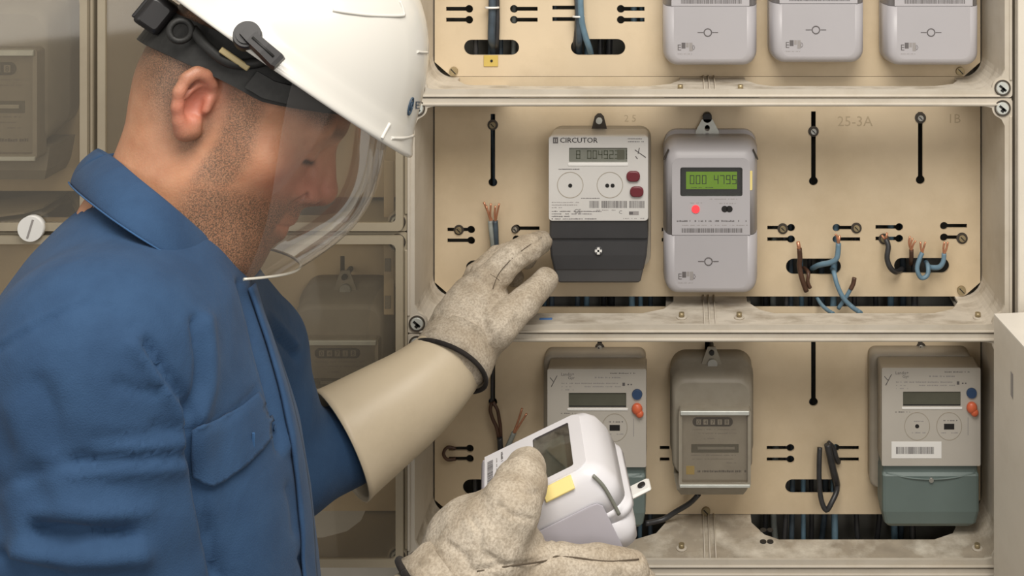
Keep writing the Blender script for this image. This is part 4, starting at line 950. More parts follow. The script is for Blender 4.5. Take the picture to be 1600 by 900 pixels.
# ------------------------------------------------------------------ the man: head and neck (one continuous body surface)
MAN = root('person', 'man in blue work shirt leaning to the boxes, head bowed, both hands gloved', 'person', (-0.30, -0.50, 0.0))
HR = np.array([(.092, .026), (.098, .045), (.096, .07), (.082, .098), (.05, .118), (.01, .126), (-.04, .118), (-.075, .092), (-.088, .055), (-.088, .02), (-.078, -.015), (-.062, -.04), (-.05, -.056), (-.02, -.07),
               (.01, -.084), (.04, -.099), (.07, -.107), (.086, -.104), (.094, -.092), (.0945, -.080), (.092, -.071), (.0965, -.060), (.0965, -.048), (.096, -.035), (.0925, -.018), (.089, .005)])
hc0 = (.005, .012)
def head_sdf(g):
    x, y, z = g.X, g.Y, g.Z
    ang = np.unwrap(np.arctan2(HR[:, 1]-hc0[1], HR[:, 0]-hc0[0])); rad = np.hypot(HR[:, 0]-hc0[0], HR[:, 1]-hc0[1])
    aa = np.concatenate([ang-2*np.pi, ang, ang+2*np.pi]); rr = np.tile(rad, 3); ts = np.linspace(-np.pi, np.pi, 721)
    Rt = np.interp(ts, aa, rr) if aa[0] < aa[-1] else None
    kx = np.exp(-.5*(np.arange(-12, 13)/4.5)**2); kx /= kx.sum(); Rt = np.convolve(np.concatenate([Rt[-13:-1], Rt, Rt[1:13]]), kx, 'valid')
    th = np.arctan2(z-hc0[1], x-hc0[0]); Rm = np.interp(th, ts, Rt).astype('f'); rho = np.hypot(x-hc0[0], z-hc0[1])
    hw = np.interp(z, [-.12, -.105, -.09, -.07, -.045, -.02, .01, .05, .09, .13], [.030, .036, .044, .054, .062, .067, .071, .076, .077, .076]).astype('f')
    # face narrows to the front
    fr = np.clip((x-.03)/.07, 0, 1); hw = hw*(1-.10*fr)
    F = (((rho/Rm)**3.1+(np.abs(y)/hw)**2.2)**(1/2.6)-1)*.075
    for s_ in (1, -1):
        F = smin(F, cone(g, (.088, .008*s_, .040), (.074, .048*s_, .039), .0105, .009), .012)       # brow
        F = smin(F, sph(g, (.050, .050*s_, -.004), .019), .022)                                      # cheekbone
        F = smin(F, cone(g, (.004, .050*s_, -.050), (.066, .026*s_, -.088), .013, .013), .022)       # jaw
        F = smax(F, -sph(g, (.110, .034*s_, .017), .0180, (1, 1.15, .85)), .012)                      # socket
        F = smin(F, sph(g, (.0735, .032*s_, .016), .0140, (1, 1.05, 1)), .004)                        # lids over the eye
        F = smax(F, -cone(g, (.0885, .020*s_, .0085), (.0800, .045*s_, .0095), .0012, .0012), .002)   # lid gap
        F = smin(F, cone(g, (.086, .018*s_, .027), (.074, .048*s_, .023), .0045, .004), .006)        # upper lid fold
    for s_ in (1, -1):
        F = smin(F, cone(g, (.088, .006*s_, .024), (.098, .010*s_, -.010), .0075, .0095), .008)       # nose flanks
    for s_ in (1, -1): F = smin(F, sph(g, (.0915, .0150*s_, -.0180), .0115), .008)
    F = smin(F, cone(g, (.0930, 0, -.026), (.0950, 0, -.042), .0120, .0115), .012)                    # upper lip base
    F = smin(F, cone(g, (.091, 0, .030), (.1135, 0, -.004), .0068, .0085), .009)
    F = smin(F, sph(g, (.1155, 0, -.0095), .0105), .006)
    for s_ in (1, -1):
        F = smin(F, sph(g, (.104, .0125*s_, -.0165), .0078, (1.15, 1, .95)), .005)
        F = smax(F, -cone(g, (.1105, .0062*s_, -.0235), (.1035, .0075*s_, -.0225), .0032, .0036), .003)
        F = smax(F, -cone(g, (.0985, .0200*s_, -.0175), (.094, .024*s_, -.030), .0018, .0018), .006)   # nasolabial groove
    F = smin(F, cone(g, (.116, 0, -.0165), (.103, 0, -.026), .0045, .0045), .004)
    for s_ in (1, -1):
        F = smin(F, cone(g, (.0995, .003*s_, -.0415), (.086, .025*s_, -.0480), .0062, .0035), .006)
        F = smin(F, cone(g, (.0985, .000*s_, -.0575), (.086, .024*s_, -.0510), .0072, .0035), .006)
        F = smax(F, -cone(g, (.1075, .000*s_, -.0490), (.090, .027*s_, -.0500), .0013, .0011), .0025)
    F = smin(F, sph(g, (.0805, 0, -.084), .0185), .014)
    # neck
    npts = [hl(MP(338, 205)), hl(MP(294, 285)), hl(MP(245, 372)), hl(MP(205, 480))]
    F = smin(F, chain(g, npts, [.057, .0585, .064, .085], .02), .025)
    F = smin(F, cone(g, (.0, 0, -.06), hl(MP(318, 370)), .045, .05), .02)                            # throat
    # ear
    for s_ in (1, -1):
        def E(px, py, c): q = loc(px, py, .078); return (q[0], s_*c, q[2])
        hel = [E(333, 150, .072), E(331, 131, .077), E(322, 118, .081), E(307, 113, .084), E(292, 122, .087), E(281, 142, .088), E(278, 166, .086), E(281, 188, .082), E(288, 205, .077), E(303, 208, .072)]
        F = smin(F, cone(g, E(318, 140, .060), E(306, 185, .060), .014, .011), .006)
        F = smin(F, sph(g, E(304, 150, .073), .0155, (1, .45, 1.25)), .004)
        F = smin(F, chain(g, hel, [.003, .0032, .0036, .0038, .0038, .0037, .0036, .0042, .0062, .0055], .008), .003)
        F = smin(F, chain(g, [E(327, 134, .077), E(309, 133, .080), E(296, 146, .082), E(292, 165, .081), E(297, 184, .078), E(306, 192, .076)], [.0022, .0026, .0028, .0028, .003, .003], .002), .003)
        F = smax(F, -sph(g, E(311, 163, .0825), .0105, (.95, .8, 1.25)), .003)
        F = smax(F, -cone(g, E(306, 124, .0845), E(288, 150, .0870), .0017, .0015), .0015)
        F = smin(F, cone(g, E(326, 158, .075), E(322, 172, .076), .0042, .0036), .003)
        F = smin(F, sph(g, E(298, 201, .076), .0075, (1, .6, 1.2)), .004)
    return F
g = Grid((-.165, -.112, -.26), (.135, .112, .14), .0017)
F = head_sdf(g)
V, Q = nets(F, g); V = relax(V.astype(float), Q, 1, .4)
x, c, z = V[:, 0], np.abs(V[:, 1]), V[:, 2]
earx, _, earz = loc(306, 160, .078)
ear = np.exp(-((x-earx)/.020)**2-((z-earz)/.030)**2)*sstep(.066, .074, c)
hair = np.maximum(sstep(-.045, .0, z+ .35*(x+.03))*sstep(.004, -.012, x)*(1-ear), sstep(.03, .05, z+0*x)*sstep(.085, .075, x)*sstep(.0, .02, z))
hair = np.maximum(hair, sstep(.030, .05, z-.2*x))*(1-ear)
xs = x+.38*np.maximum(z+.01, 0)
side = sstep(.050, .058, c)*sstep(.000, .012, xs)*sstep(.046, .030, xs)*sstep(-.07, -.03, z)*sstep(.05, .03, z)
jaw = sstep(-.022, -.046, z-.25*(x-.05))*sstep(-.002, .024, x)*sstep(-.145, -.10, z+.1*x)
mous = np.exp(-((z+.034)/.007)**2)*sstep(.03, .02, c)*sstep(.08, .09, x)
lips = np.exp(-((z+.0495)/.0085)**2)*sstep(.028, .022, c)*sstep(.086, .092, x)
beard = np.clip(np.maximum(np.maximum(jaw, side*.9), mous*.8), 0, 1)*(1-lips)*(1-ear)
red = np.clip(ear*.75+lips*.25+np.exp(-((x-.112)/.02)**2-((z+.01)/.02)**2)*.35+np.exp(-((x-.08)/.03)**2-((z+.012)/.025)**2)*.38, 0, 1)
lash = np.exp(-((z-.0085)/.0030)**2)*sstep(.016, .02, c)*sstep(.048, .044, c)*sstep(.074, .079, x)
brow = np.exp(-((z-.042)/.006)**2)*sstep(.01, .014, c)*sstep(.052, .046, c)*sstep(.068, .075, x)
hair = np.maximum(hair, brow*.8)
body = npmesh('head_and_neck', h2w(V), Q, 'skin', MAN, {'hair': hair, 'beard': beard, 'red': red, 'lash': lash})
print('head', len(V))
# ------------------------------------------------------------------ hard hat with face shield
TP = R(38)
kF = fF*math.cos(TP)-uU*math.sin(TP); kU = fF*math.sin(TP)+uU*math.cos(TP); K0 = MP(437, 100)
def KW(a, c, u_): return K0+kF*a+nN*c+kU*u_
HAT = root('hard_hat', 'white hard hat with clear face shield on the man\'s bowed head', 'helmet', KW(0, 0, .05))
def sup(v, e): return math.copysign(abs(v)**e, v)
def ring_at(u_, fr, bk, w_, n=96, lift=0.0):
    pts = []
    for i in range(n):
        t = 2*math.pi*i/n; ct, st = math.cos(t), math.sin(t)
        a = fr if ct > 0 else bk
        pts.append(KW(a*sup(ct, .95), w_*sup(st, .95), u_+lift*(max(0, ct)**3)))
    return pts
b = MB(); rings_ = []
# outside: brim edge -> band -> dome
rings_.append(ring_at(.004, .128, .118, .106)); rings_.append(ring_at(-.001, .140, .128, .114))
for u_, fr, bk, w_ in ((-.003, .1455, .132, .118), (-.001, .1475, .134, .1195), (.002, .147, .1335, .119), (.006, .1425, .130, .1155), (.018, .1365, .127, .113), (.0195, .1345, .126, .1115), (.032, .1295, .123, .1095), (.05, .1225, .118, .105), (.07, .113, .110, .0975), (.09, .0995, .098, .0865), (.108, .0825, .082, .0725), (.123, .0615, .062, .0545), (.134, .036, .037, .032), (.1385, .012, .012, .011)):
    rings_.append(ring_at(u_, fr, bk, w_))
b.rings(rings_, 'helmet_white', False, True)
b.rings([ring_at(.004, .128, .118, .106), ring_at(.02, .122, .113, .101), ring_at(.06, .105, .10, .09), ring_at(.1, .07, .07, .06), ring_at(.12, .02, .02, .02)], 'helmet_white', False, True)
shell = b.build('shell', HAT)
sub = shell.modifiers.new('s', 'SUBSURF'); sub.levels = 1; sub.render_levels = 1
bvs = BVHTree.FromPolygons([v.co+ORG[HAT.name] for v in shell.data.vertices], [tuple(p.vertices) for p in shell.data.polygons])
def on_shell(px, py, off=0.0, pts=None):
    d = (P(px, py)-CAMP).normalized(); h = bvs.ray_cast(CAMP, d)
    if h[0] is None: return None, None
    n = h[1] if h[1].dot(d) < 0 else -h[1]
    return h[0]+n*off, n
def ridge(name, pts, r, m, parent=HAT, off=0.0):
    q = [on_shell(*p)[0] for p in pts]; q = [x_+(CAMP-x_).normalized()*off for x_ in q if x_ is not None]
    if len(q) < 2: return None
    b = MB(); b.tube(q, r, m, 8, 4); return b.build(name, parent)
ridge('shell_ridge', [(520, 16), (545, 20), (580, 24), (620, 25), (632, 24)], .0014, 'helmet_white')
ridge('shell_ridge', [(632, 24), (629, 12), (625, 2)], .0014, 'helmet_white')
ridge('shell_ridge', [(652, 81), (660, 82), (668, 82)], .0012, 'helmet_white')
ridge('band_ridge', [(500, 175), (530, 194), (560, 207), (592, 215)], .0016, 'helmet_white')
ridge('band_ridge', [(596, 217), (602, 205), (609, 193)], .0018, 'helmet_white')
ridge('band_ridge', [(611, 216), (630, 216), (646, 212)], .0015, 'helmet_white')
# knob with lever
c, n = on_shell(387, 58, .002); cl, n2 = on_shell(432, 101, .002)
b = MB(); b.cyl(c-n*.004, c+n*.008, .0118, 'helmet_black', 28, .0108); b.cyl(c+n*.008, c+n*.0095, .0085, 'helmet_black', 24); kn = b.build('visor_knob', HAT)
b = MB(); d = (cl-c).normalized(); s_ = n.cross(d).normalized(); rg = []
for t, w_, h0, h1 in ((-.1, .005, .005, .012), (.15, .0062, .005, .0135), (.6, .0066, .004, .0135), (.98, .0074, .003, .0125), (1.08, .0062, .003, .0115)):
    p = c+(cl-c)*t; rg.append([p+s_*w_+n*h0, p+s_*w_*.8+n*h1, p-s_*w_*.8+n*h1, p-s_*w_+n*h0])
b.rings(rg, 'helmet_black', smooth=False); b.build('lever', kn)
b = MB(); p0 = c+(cl-c)*.2+n*.0138; p1 = c+(cl-c)*.9+n*.0130; b.cyl(p0, p1, .0011, 'strap_black', 6); b.build('lever_groove', kn)
# maker's mark on the front of the shell: ring emblem and the letters beside it
c, n = on_shell(641, 166, .0006); rx = (on_shell(645, 166)[0]-on_shell(637, 166)[0]).normalized(); ry = n.cross(rx).normalized()
if ry.z < 0: ry = -ry
b = MB(); pts = [c+rx*.0036*math.cos(t)+ry*.0075*math.sin(t) for t in [2*math.pi*i/24 for i in range(25)]]; b.tube(pts, .0008, 'logo_dark', 6, 1)
b.tube([c+ry*.004+rx*.0005, c-ry*.004-rx*.0004], .0009, 'logo_dark', 6, 1); tag(b.build('emblem', HAT), kind='stuff')
b = MB(); c2, n2 = on_shell(652, 164, .0006)
cu = bpy.data.curves.new('t', 'FONT'); cu.body = 'EX'; cu.size = .0125; ob = bpy.data.objects.new('t', cu); me = bpy.data.meshes.new_from_object(ob)
vs_ = []
for v in me.vertices:
    h = on_shell(648+v.co.x/.0125*15, 170-v.co.y/.0125*17, .0005)[0]; vs_.append(h if h is not None else c2)
b.add(vs_, [tuple(f.vertices) for f in me.polygons], 'logo_dark'); tag(b.build('shell_lettering', HAT), kind='stuff'); bpy.data.objects.remove(ob); bpy.data.curves.remove(cu)
# suspension: black head band, nape strap and adjuster
def bandring(u0, u1, fr, bk, w_, th, t0, t1, n, dip=0.0):
    rg = []
    for i in range(n+1):
        t = t0+(t1-t0)*i/n; ct, st = math.cos(t), math.sin(t); a = fr if ct > 0 else bk
        dz = -dip*max(0, -ct)**1.5+.050*max(0, ct)**1.1; q = []
        for (k, u_) in ((0, u0), (0, u1), (th, u1), (th, u0)): q.append(KW((a+k)*ct, (w_+k)*st, u_+dz))
        rg.append(q)
    return rg
b = MB(); b.rings(bandring(-.030, .004, .108, .108, .0855, .004, R(35), R(325), 60, .020), 'strap_black', smooth=False); b.build('head_band', HAT)
b = MB(); b.rings(bandring(-.026, -.010, .112, .108, .0925, .006, R(50), R(98), 24, .02), 'strap_black', smooth=False); b.build('band_clip', HAT)
b = MB(); b.tube([KW(-.005, .092, .015), KW(-.02, .0925, -.006), KW(-.038, .091, -.018), KW(-.060, .084, -.018), KW(-.078, .070, -.014)], .0045, 'strap_black', 8, 5); b.build('side_strap', HAT)
p0 = MP(246, 22, .02); b = MB()
b.M = Matrix.Translation(p0) @ Matrix([[kF.x, nN.x, kU.x], [kF.y, nN.y, kU.y], [kF.z, nN.z, kU.z]]).to_4x4()
b.box(-.012, .012, -.055, .03, -.014, .014, 'helmet_black', .004); 
for i in range(7): b.box(-.0150, -.0115, -.05+i*.011, -.045+i*.011, -.012, .012, 'helmet_black', .001)
b.M = Matrix.Identity(4); b.build('nape_adjuster', HAT)
b = MB(); q = MP(282, 48, .075); b.torus(q, nN, .0085, .0028, 'strap_black', 20); b.build('strap_ring', HAT)
b = MB(); q = MP(366, 93, .095); b.M = Matrix.Translation(q) @ Matrix([[kF.x, nN.x, kU.x], [kF.y, nN.y, kU.y], [kF.z, nN.z, kU.z]]).to_4x4(); b.box(-.014, .014, -.002, .002, -.002, .003, 'clip_tan', .001); b.M = Matrix.Identity(4); b.build('tan_clip', HAT)
# face shield: one curved clear sheet with a polished edge
def vis(s, t):
    """s 0..1 down, t -1..1 round the face"""
    u_ = .004-.134*s-.022*s*(abs(t)**2)
    fr = .118+.024*math.sin(math.pi*min(1, s*.95))+.002*s*s
    lim = R(100-44*s); ph = t*lim; w_ = .100-.012*s
    x0 = .026; return KW(x0+(fr-x0)*math.cos(ph), w_*math.sin(ph), u_)
NS, NT = 24, 48
V_ = [vis(i/NS, -1+2*j/NT) for i in range(NS+1) for j in range(NT+1)]
F_ = [(i*(NT+1)+j, i*(NT+1)+j+1, (i+1)*(NT+1)+j+1, (i+1)*(NT+1)+j) for i in range(NS) for j in range(NT)]
b = MB(); b.add(V_, F_, 'visor', True); vz = b.build('face_shield', HAT)
b = MB(); b.tube([vis(1, -1+2*j/NT) for j in range(NT+1)], .0012, 'visor_rim', 8, 1); b.build('shield_edge', vz)

# ------------------------------------------------------------------ blue work shirt
def smooth_line(pts, k=4):
    q = []; n = len(pts)
    for i in range(n-1):
        a, b_, c_, d_ = pts[max(i-1, 0)], pts[i], pts[i+1], pts[min(i+2, n-1)]
        for j in range(k): t = j/k; q.append(0.5*((2*b_)+(c_-a)*t+(2*a-5*b_+4*c_-d_)*t*t+(3*b_-a-3*c_+d_)*t**3))
    q.append(pts[-1]); return q
def fu(px, py): p = MP(px, py)-H0; return p.dot(fF), p.dot(uU)
rows = [(300, 150, 290, .060), (340, 95, 320, .085), (385, 45, 350, .130), (440, 0, 385, .170), (520, -30, 412, .182), (600, -35, 440, .182), (700, -20, 472, .176), (800, 0, 492, .170), (900, 5, 500, .168), (1150, 0, 498, .175)]
tab = []
for y_, x0_, x1_, hw_ in rows:
    a0, u0 = fu(x0_, y_); a1, u1 = fu(x1_, y_); tab.append(((u0+u1)/2, (a0+a1)/2, (a1-a0)/2, hw_))
tab.sort(); tab = np.array(tab)
def mir(p): v = Vector(p)-H0; return Vector(p)-nN*(2*v.dot(nN))
def shirt_sdf(g):
    x, y, z = g.X-H0.x, g.Y-H0.y, g.Z-H0.z
    A = x*fF.x+y*fF.y+z*fF.z; Cc = x*nN.x+y*nN.y+z*nN.z; Uc = x*uU.x+y*uU.y+z*uU.z
    ca = np.interp(Uc, tab[:, 0], tab[:, 1]).astype('f'); ra = np.interp(Uc, tab[:, 0], tab[:, 2]).astype('f'); rc = np.interp(Uc, tab[:, 0], tab[:, 3]).astype('f')
    F = ((np.abs((A-ca)/ra)**2.3+np.abs(Cc/rc)**2.3)**(1/2.3)-1)*np.minimum(ra, rc)
    F = np.maximum(F, Uc-tab[-1, 0]); F = np.maximum(F, tab[0, 0]-Uc)
    # folds wrapping the trunk
    F = F+.0035*np.sin(60*A+34*Uc+3*np.sin(13*Uc))*sstep(tab[-1, 0]-.16, tab[-1, 0]-.26, Uc)
    nearS = P(150, 560, -.69); farS = P(372, 560, -.34)
    F = smin(F, cone(g, P(235, 425, -.58), nearS, .050, .078), .035)
    F = smin(F, cone(g, P(300, 430, -.46), farS, .048, .070), .035)
    el = P(165, 1170, -.73)
    arm = chain(g, [nearS, P(155, 760, -.70), el], [.080, .0845, .078], .01)
    yy = g.Z-nearS.z
    arm = arm+.0030*np.sin(95*yy+9*np.sin(18*(g.X-nearS.x)))*np.exp(-((yy+.055)/.05)**2)+.0035*np.sin(62*yy+5*np.sin(25*g.X)+1)*sstep(-.1, -.16, yy)
    F = smin(F, arm, .010)
    F = smin(F, cone(g, el, P(520, 1090, -.60), .066, .052), .015)
    fe = P(440, 735, -.330)
    fa = cone(g, farS, fe, .066, .054); fa = smin(fa, cone(g, fe, P(545, 695, -.268), .050, .044), .02)
    F = smin(F, fa, .012)
    return F
g = Grid((-.50, -.86, .93), (-.02, -.20, 1.60), .0046)
F = shirt_sdf(g)
# hollow for the neck opening
hn = [MP(338, 205), MP(294, 285), MP(252, 360)]
F = smax(F, -chain(g, hn, [.066, .066, .064], .01), .006)
V, Q = nets(F, g); V = relax(V.astype(float), Q, 2, .5)
Nn = vnormals(V, Q); PX = toPX(V)
view = np.array(CAMP)-V; view /= np.linalg.norm(view, axis=1)[:, None]
facing = sstep(.0, .35, (Nn*view).sum(1))
def crease(pts, w_, amt, dmin=-2, dmax=2):
    global V
    d = polyd(PX, pts); m = (V[:, 1] > dmin) & (V[:, 1] < dmax)
    V = V+Nn*(amt*np.exp(-(d/w_)**2)*facing*m)[:, None]
crease([(228, 538), (262, 590), (290, 630), (300, 668), (306, 720), (316, 780), (330, 850), (340, 900)], 8, -.010)
crease([(212, 540), (250, 592), (280, 636), (290, 672)], 12, .006)
crease([(306, 500), (314, 560), (312, 600), (298, 655)], 7, -.007)
crease([(322, 500), (328, 560), (326, 610), (312, 655)], 12, .005)
crease([(60, 830), (120, 838), (200, 836)], 14, -.012); crease([(30, 862), (120, 872), (220, 868)], 18, .008); crease([(60, 800), (150, 806), (230, 800)], 14, .004)
crease([(120, 722), (200, 718), (292, 712)], 7, -.0045); crease([(110, 738), (200, 736), (285, 730)], 9, .004); crease([(150, 686), (220, 682), (290, 676)], 7, -.003); crease([(200, 700), (250, 698), (292, 694)], 6, .003)
crease([(240, 665), (290, 668), (298, 672)], 6, -.004); crease([(0, 760), (60, 735), (130, 720)], 10, -.003); crease([(0, 870), (50, 890), (100, 905)], 12, -.006)
crease([(302, 672), (360, 650), (400, 612)], 5, -.003); crease([(185, 600), (220, 612), (250, 610)], 8, -.0035)
crease([(375, 440), (392, 500), (402, 545), (420, 610), (433, 660), (437, 700)], 4.5, -.007)
crease([(388, 440), (404, 500), (416, 545), (434, 610), (446, 660), (450, 700)], 8, .004)
crease([(404, 488), (430, 520), (452, 545), (462, 556)], 4.5, -.007); crease([(412, 482), (438, 512), (462, 540)], 7, .004)
crease([(450, 760), (458, 790), (462, 830)], 5, -.003); crease([(470, 870), (478, 890), (484, 905)], 4, -.005)
crease([(140, 468), (90, 492), (40, 520), (0, 545)], 3.5, -.0035); crease([(140, 461), (90, 485), (40, 512), (0, 536)], 5, .002)
crease([(140, 470), (175, 482), (212, 515)], 3.0, -.003); crease([(138, 462), (137, 490)], 3, -.002)
crease([(60, 600), (80, 640), (85, 700)], 16, -.004); crease([(20, 640), (40, 700), (30, 760)], 18, .004)
V = relax(V, Q, 1, .3)
shirt = npmesh('work_shirt', V, Q, 'shirt_blue', MAN)
bsh = BVHTree.FromPolygons([Vector(v) for v in V], [tuple(int(i) for i in q) for q in Q])
print('shirt', len(V))
from mathutils.geometry import delaunay_2d_cdt
def inside(p, poly):
    r = False; n = len(poly)
    for i in range(n):
        a, c = poly[i], poly[i-1]
        if (a[1] > p[1]) != (c[1] > p[1]) and p[0] < (c[0]-a[0])*(p[1]-a[1])/(c[1]-a[1])+a[0]: r = not r
    return r
def patch(name, poly, off, th, m='shirt_blue', parent=None, step=5, bvh=None, curl=0.0):
    """cloth piece lying on the shirt: outline given where the photograph shows it, projected on the body surface"""
    bd = []
    for i in range(len(poly)):
        a, c = poly[i], poly[(i+1) % len(poly)]; L_ = math.hypot(c[0]-a[0], c[1]-a[1]); k = max(1, int(L_/step))
        bd += [(a[0]+(c[0]-a[0])*j/k, a[1]+(c[1]-a[1])*j/k) for j in range(k)]
    xs = [p[0] for p in poly]; ys = [p[1] for p in poly]; pts = list(bd)
    X_ = min(xs)+step*.7
    while X_ < max(xs):
        Y_ = min(ys)+step*.7
        while Y_ < max(ys):
            if inside((X_, Y_), poly) and min(math.hypot(X_-q[0], Y_-q[1]) for q in bd) > step*.6: pts.append((X_, Y_))
            Y_ += step
        X_ += step
    r = delaunay_2d_cdt([Vector(p) for p in pts], [], [list(range(len(bd)))], 1, 1e-4)
    vs_ = []; ok = []
    for p in r[0]:
        d = (P(p.x, p.y)-CAMP).normalized(); h = (bvh or bsh).ray_cast(CAMP, d)
        ok.append(h[0] is not None); vs_.append((h[0]+(-d)*off) if h[0] is not None else Vector((0, 0, 0)))
    b = MB(); b.add(vs_, [f for f in r[2] if all(ok[i] for i in f)], m, True)
    bad = [f for f in b.bm.faces if max(e.calc_length() for e in f.edges) > .016]; bmesh.ops.delete(b.bm, geom=bad, context='FACES')
    lv = [v for v in b.bm.verts if not v.link_faces]; bmesh.ops.delete(b.bm, geom=lv, context='VERTS')
    bmesh.ops.smooth_vert(b.bm, verts=[v for v in b.bm.verts if not v.is_boundary], factor=.5, use_axis_x=True, use_axis_y=True, use_axis_z=True)
    bmesh.ops.smooth_vert(b.bm, verts=[v for v in b.bm.verts if not v.is_boundary], factor=.5, use_axis_x=True, use_axis_y=True, use_axis_z=True)
    o = b.build(name, parent or MAN)
    sm = o.modifiers.new('t', 'SOLIDIFY'); sm.thickness = th; sm.offset = 0
    return o
flap = patch('pocket_flap', [(300, 672), (340, 655), (378, 634), (404, 612), (420, 640), (431, 668), (424, 684), (412, 700), (384, 728), (350, 752), (333, 760), (318, 756), (301, 746), (299, 710)], .004, .0022)
b = MB(); d = (P(396, 688)-CAMP).normalized(); h = bsh.ray_cast(CAMP, d)[0]-d*.0068; b.box(h.x-.0012, h.x+.0012, h.y-.0006, h.y+.0006, h.z-.006, h.z+.006, 'shirt_thread', .0005); b.build('buttonhole', flap)
# front placket: a strip laid along the opening, following the chest surface
hits = []
for q_ in ((384, 452), (394, 480), (404, 510), (414, 540), (424, 575), (434, 610), (443, 650), (450, 690), (456, 730), (461, 775), (465, 820), (468, 862), (471, 905), (473, 960), (474, 1020), (474, 1080)):
    d = (P(*q_)-CAMP).normalized(); h = bsh.ray_cast(CAMP, d)
    if h[0] is not None: hits.append(h[0])
hits = smooth_line(hits, 3) if len(hits) > 3 else hits
for _ in range(4): hits = [hits[0]]+[(hits[k-1]+hits[k]*2+hits[k+1])/4 for k in range(1, len(hits)-1)]+[hits[-1]]
rowsP = []
for k, p in enumerate(hits):
    t_ = (hits[min(k+1, len(hits)-1)]-hits[max(k-1, 0)]).normalized(); rw = []; cur = p.copy()
    for m_ in range(7):
        nr = bsh.find_nearest(cur); n_ = nr[1]; n_ = n_ if n_.dot(nN*.3+fF) > 0 else -n_
        rw.append(nr[0]+n_*.0030); ac = n_.cross(t_).normalized(); ac = ac if ac.dot(nN) < 0 else -ac
        cur = nr[0]+ac*.0055
    rowsP.append(rw)
for _ in range(3): rowsP = [rowsP[0]]+[[(rowsP[k-1][m_]+rowsP[k][m_]*2+rowsP[k+1][m_])/4 for m_ in range(7)] for k in range(1, len(rowsP)-1)]+[rowsP[-1]]
b = MB(); b.rings(rowsP, 'shirt_blue', False, False, True, closed=False); pk = b.build('placket', MAN); sm = pk.modifiers.new('t', 'SOLIDIFY'); sm.thickness = .0025; sm.offset = 0
for by in ():
    d = (P(*by)-CAMP).normalized(); h = bsh.ray_cast(CAMP, d)
    if h[0] is not None:
        b = MB(); p = h[0]-d*.005; b.cyl(p+d*.0005, p-d*.0010, .0042, 'shirt_blue', 16); b.build('button', MAN)
# collar: stand and fall round the neck, open at the front
nearU = [(345, 388, -.572), (318, 366, -.600), (285, 338, -.618), (250, 309, -.622), (215, 281, -.612), (185, 256, -.588), (163, 240, -.556), (150, 233, -.522)]
nearL = [(320, 432, -.622), (292, 418, -.640), (258, 398, -.655), (215, 372, -.662), (175, 345, -.650), (143, 320, -.622), (120, 300, -.580), (110, 289, -.530)]
def loop(nr, dn=0.0):
    a = [P(*p)-Vector((0, 0, dn)) for p in nr]; return a+[mir(p) for p in a[::-1][1:]]
Uo = smooth_line(loop(nearU)); Lo = smooth_line(loop(nearL)); axc = MP(265, 300)
def inn(l, k, dn): return [p+(Vector((axc.x, axc.y, p.z))-p).normalized()*k-Vector((0, 0, dn)) for p in l]
b = MB(); rows_ = [inn(Uo, .006, .045), inn(Uo, .004, .012), [p+Vector((0, 0, .001)) for p in inn(Uo, .0025, 0)], Uo]
for t in (.25, .5, .75, 1.0): rows_.append([a.lerp(c_, t)+(((a.lerp(c_, t)-axc).normalized())*.006*math.sin(math.pi*t)) for a, c_ in zip(Uo, Lo)])
b.rings(rows_, 'shirt_blue', False, False, True, closed=False); cl_ = b.build('collar', MAN)
sm = cl_.modifiers.new('t', 'SOLIDIFY'); sm.thickness = .0028; sm.offset = 0
sm = cl_.modifiers.new('s', 'SUBSURF'); sm.levels = 1; sm.render_levels = 1
b = MB(); b.tube([p.lerp(q_, .93)+(q_-axc).normalized()*.0036 for p, q_ in zip(Uo, Lo)][:30], .0007, 'shirt_thread', 5, 1); b.build('collar_stitching', cl_)
# trousers and boots, below the frame
g = Grid((-.62, -.86, .02), (-.02, -.20, 1.10), .011)
hipc = H0+fF*float(tab[0, 1])+uU*float(tab[0, 0]); hipc = Vector((hipc.x, hipc.y, 1.06))
F = None
for s_ in (1, -1):
    hp = hipc+nN*(.085*s_); hp.z = .98; kn_ = hp+fF*.03; kn_.z = .52; an = hp+fF*(-.02); an.z = .10
    F = chain(g, [hp, kn_, an], [.098, .078, .068], .02, F) if F is not None else chain(g, [hp, kn_, an], [.098, .078, .068], .02)
q = cone(g, hipc+nN*.07, hipc-nN*.07, .118, .118); F = smin(F, q, .05)
V, Q = nets(F, g); V = relax(V.astype(float), Q, 2, .5); npmesh('work_trousers', V, Q, 'trouser_navy', MAN)
for s_ in (1, -1):
    an = hipc+nN*(.085*s_)-fF*.02; g = Grid((an.x-.14, an.y-.2, 0.0), (an.x+.26, an.y+.2, .2), .008)
    F = chain(g, [(an.x, an.y, .17), (an.x, an.y, .06), tuple(Vector((an.x, an.y, .045))+fF*.10), tuple(Vector((an.x, an.y, .040))+fF*.17)], [.058, .054, .047, .042], .03)
    F = smax(F, .006-g.Z, .004); V, Q = nets(F, g); V = relax(V.astype(float), Q, 2, .5); npmesh('work_boot', V, Q, 'boot', MAN)
    
# ------------------------------------------------------------------ gloves and rubber gauntlets
def glove(pieces, lo, hi, h=.0021):
    g = Grid(lo, hi, h); F = None
    for pts, rs, k in pieces:
        q = chain(g, pts, rs, k*.6); F = q if F is None else smin(F, q, k)
    F = F+.0007*np.sin(190*g.X+40*np.sin(9*g.Z))*np.sin(170*g.Z+3*g.Y)
    V, Q = nets(F, g); return relax(V.astype(float), Q, 2, .5), Q
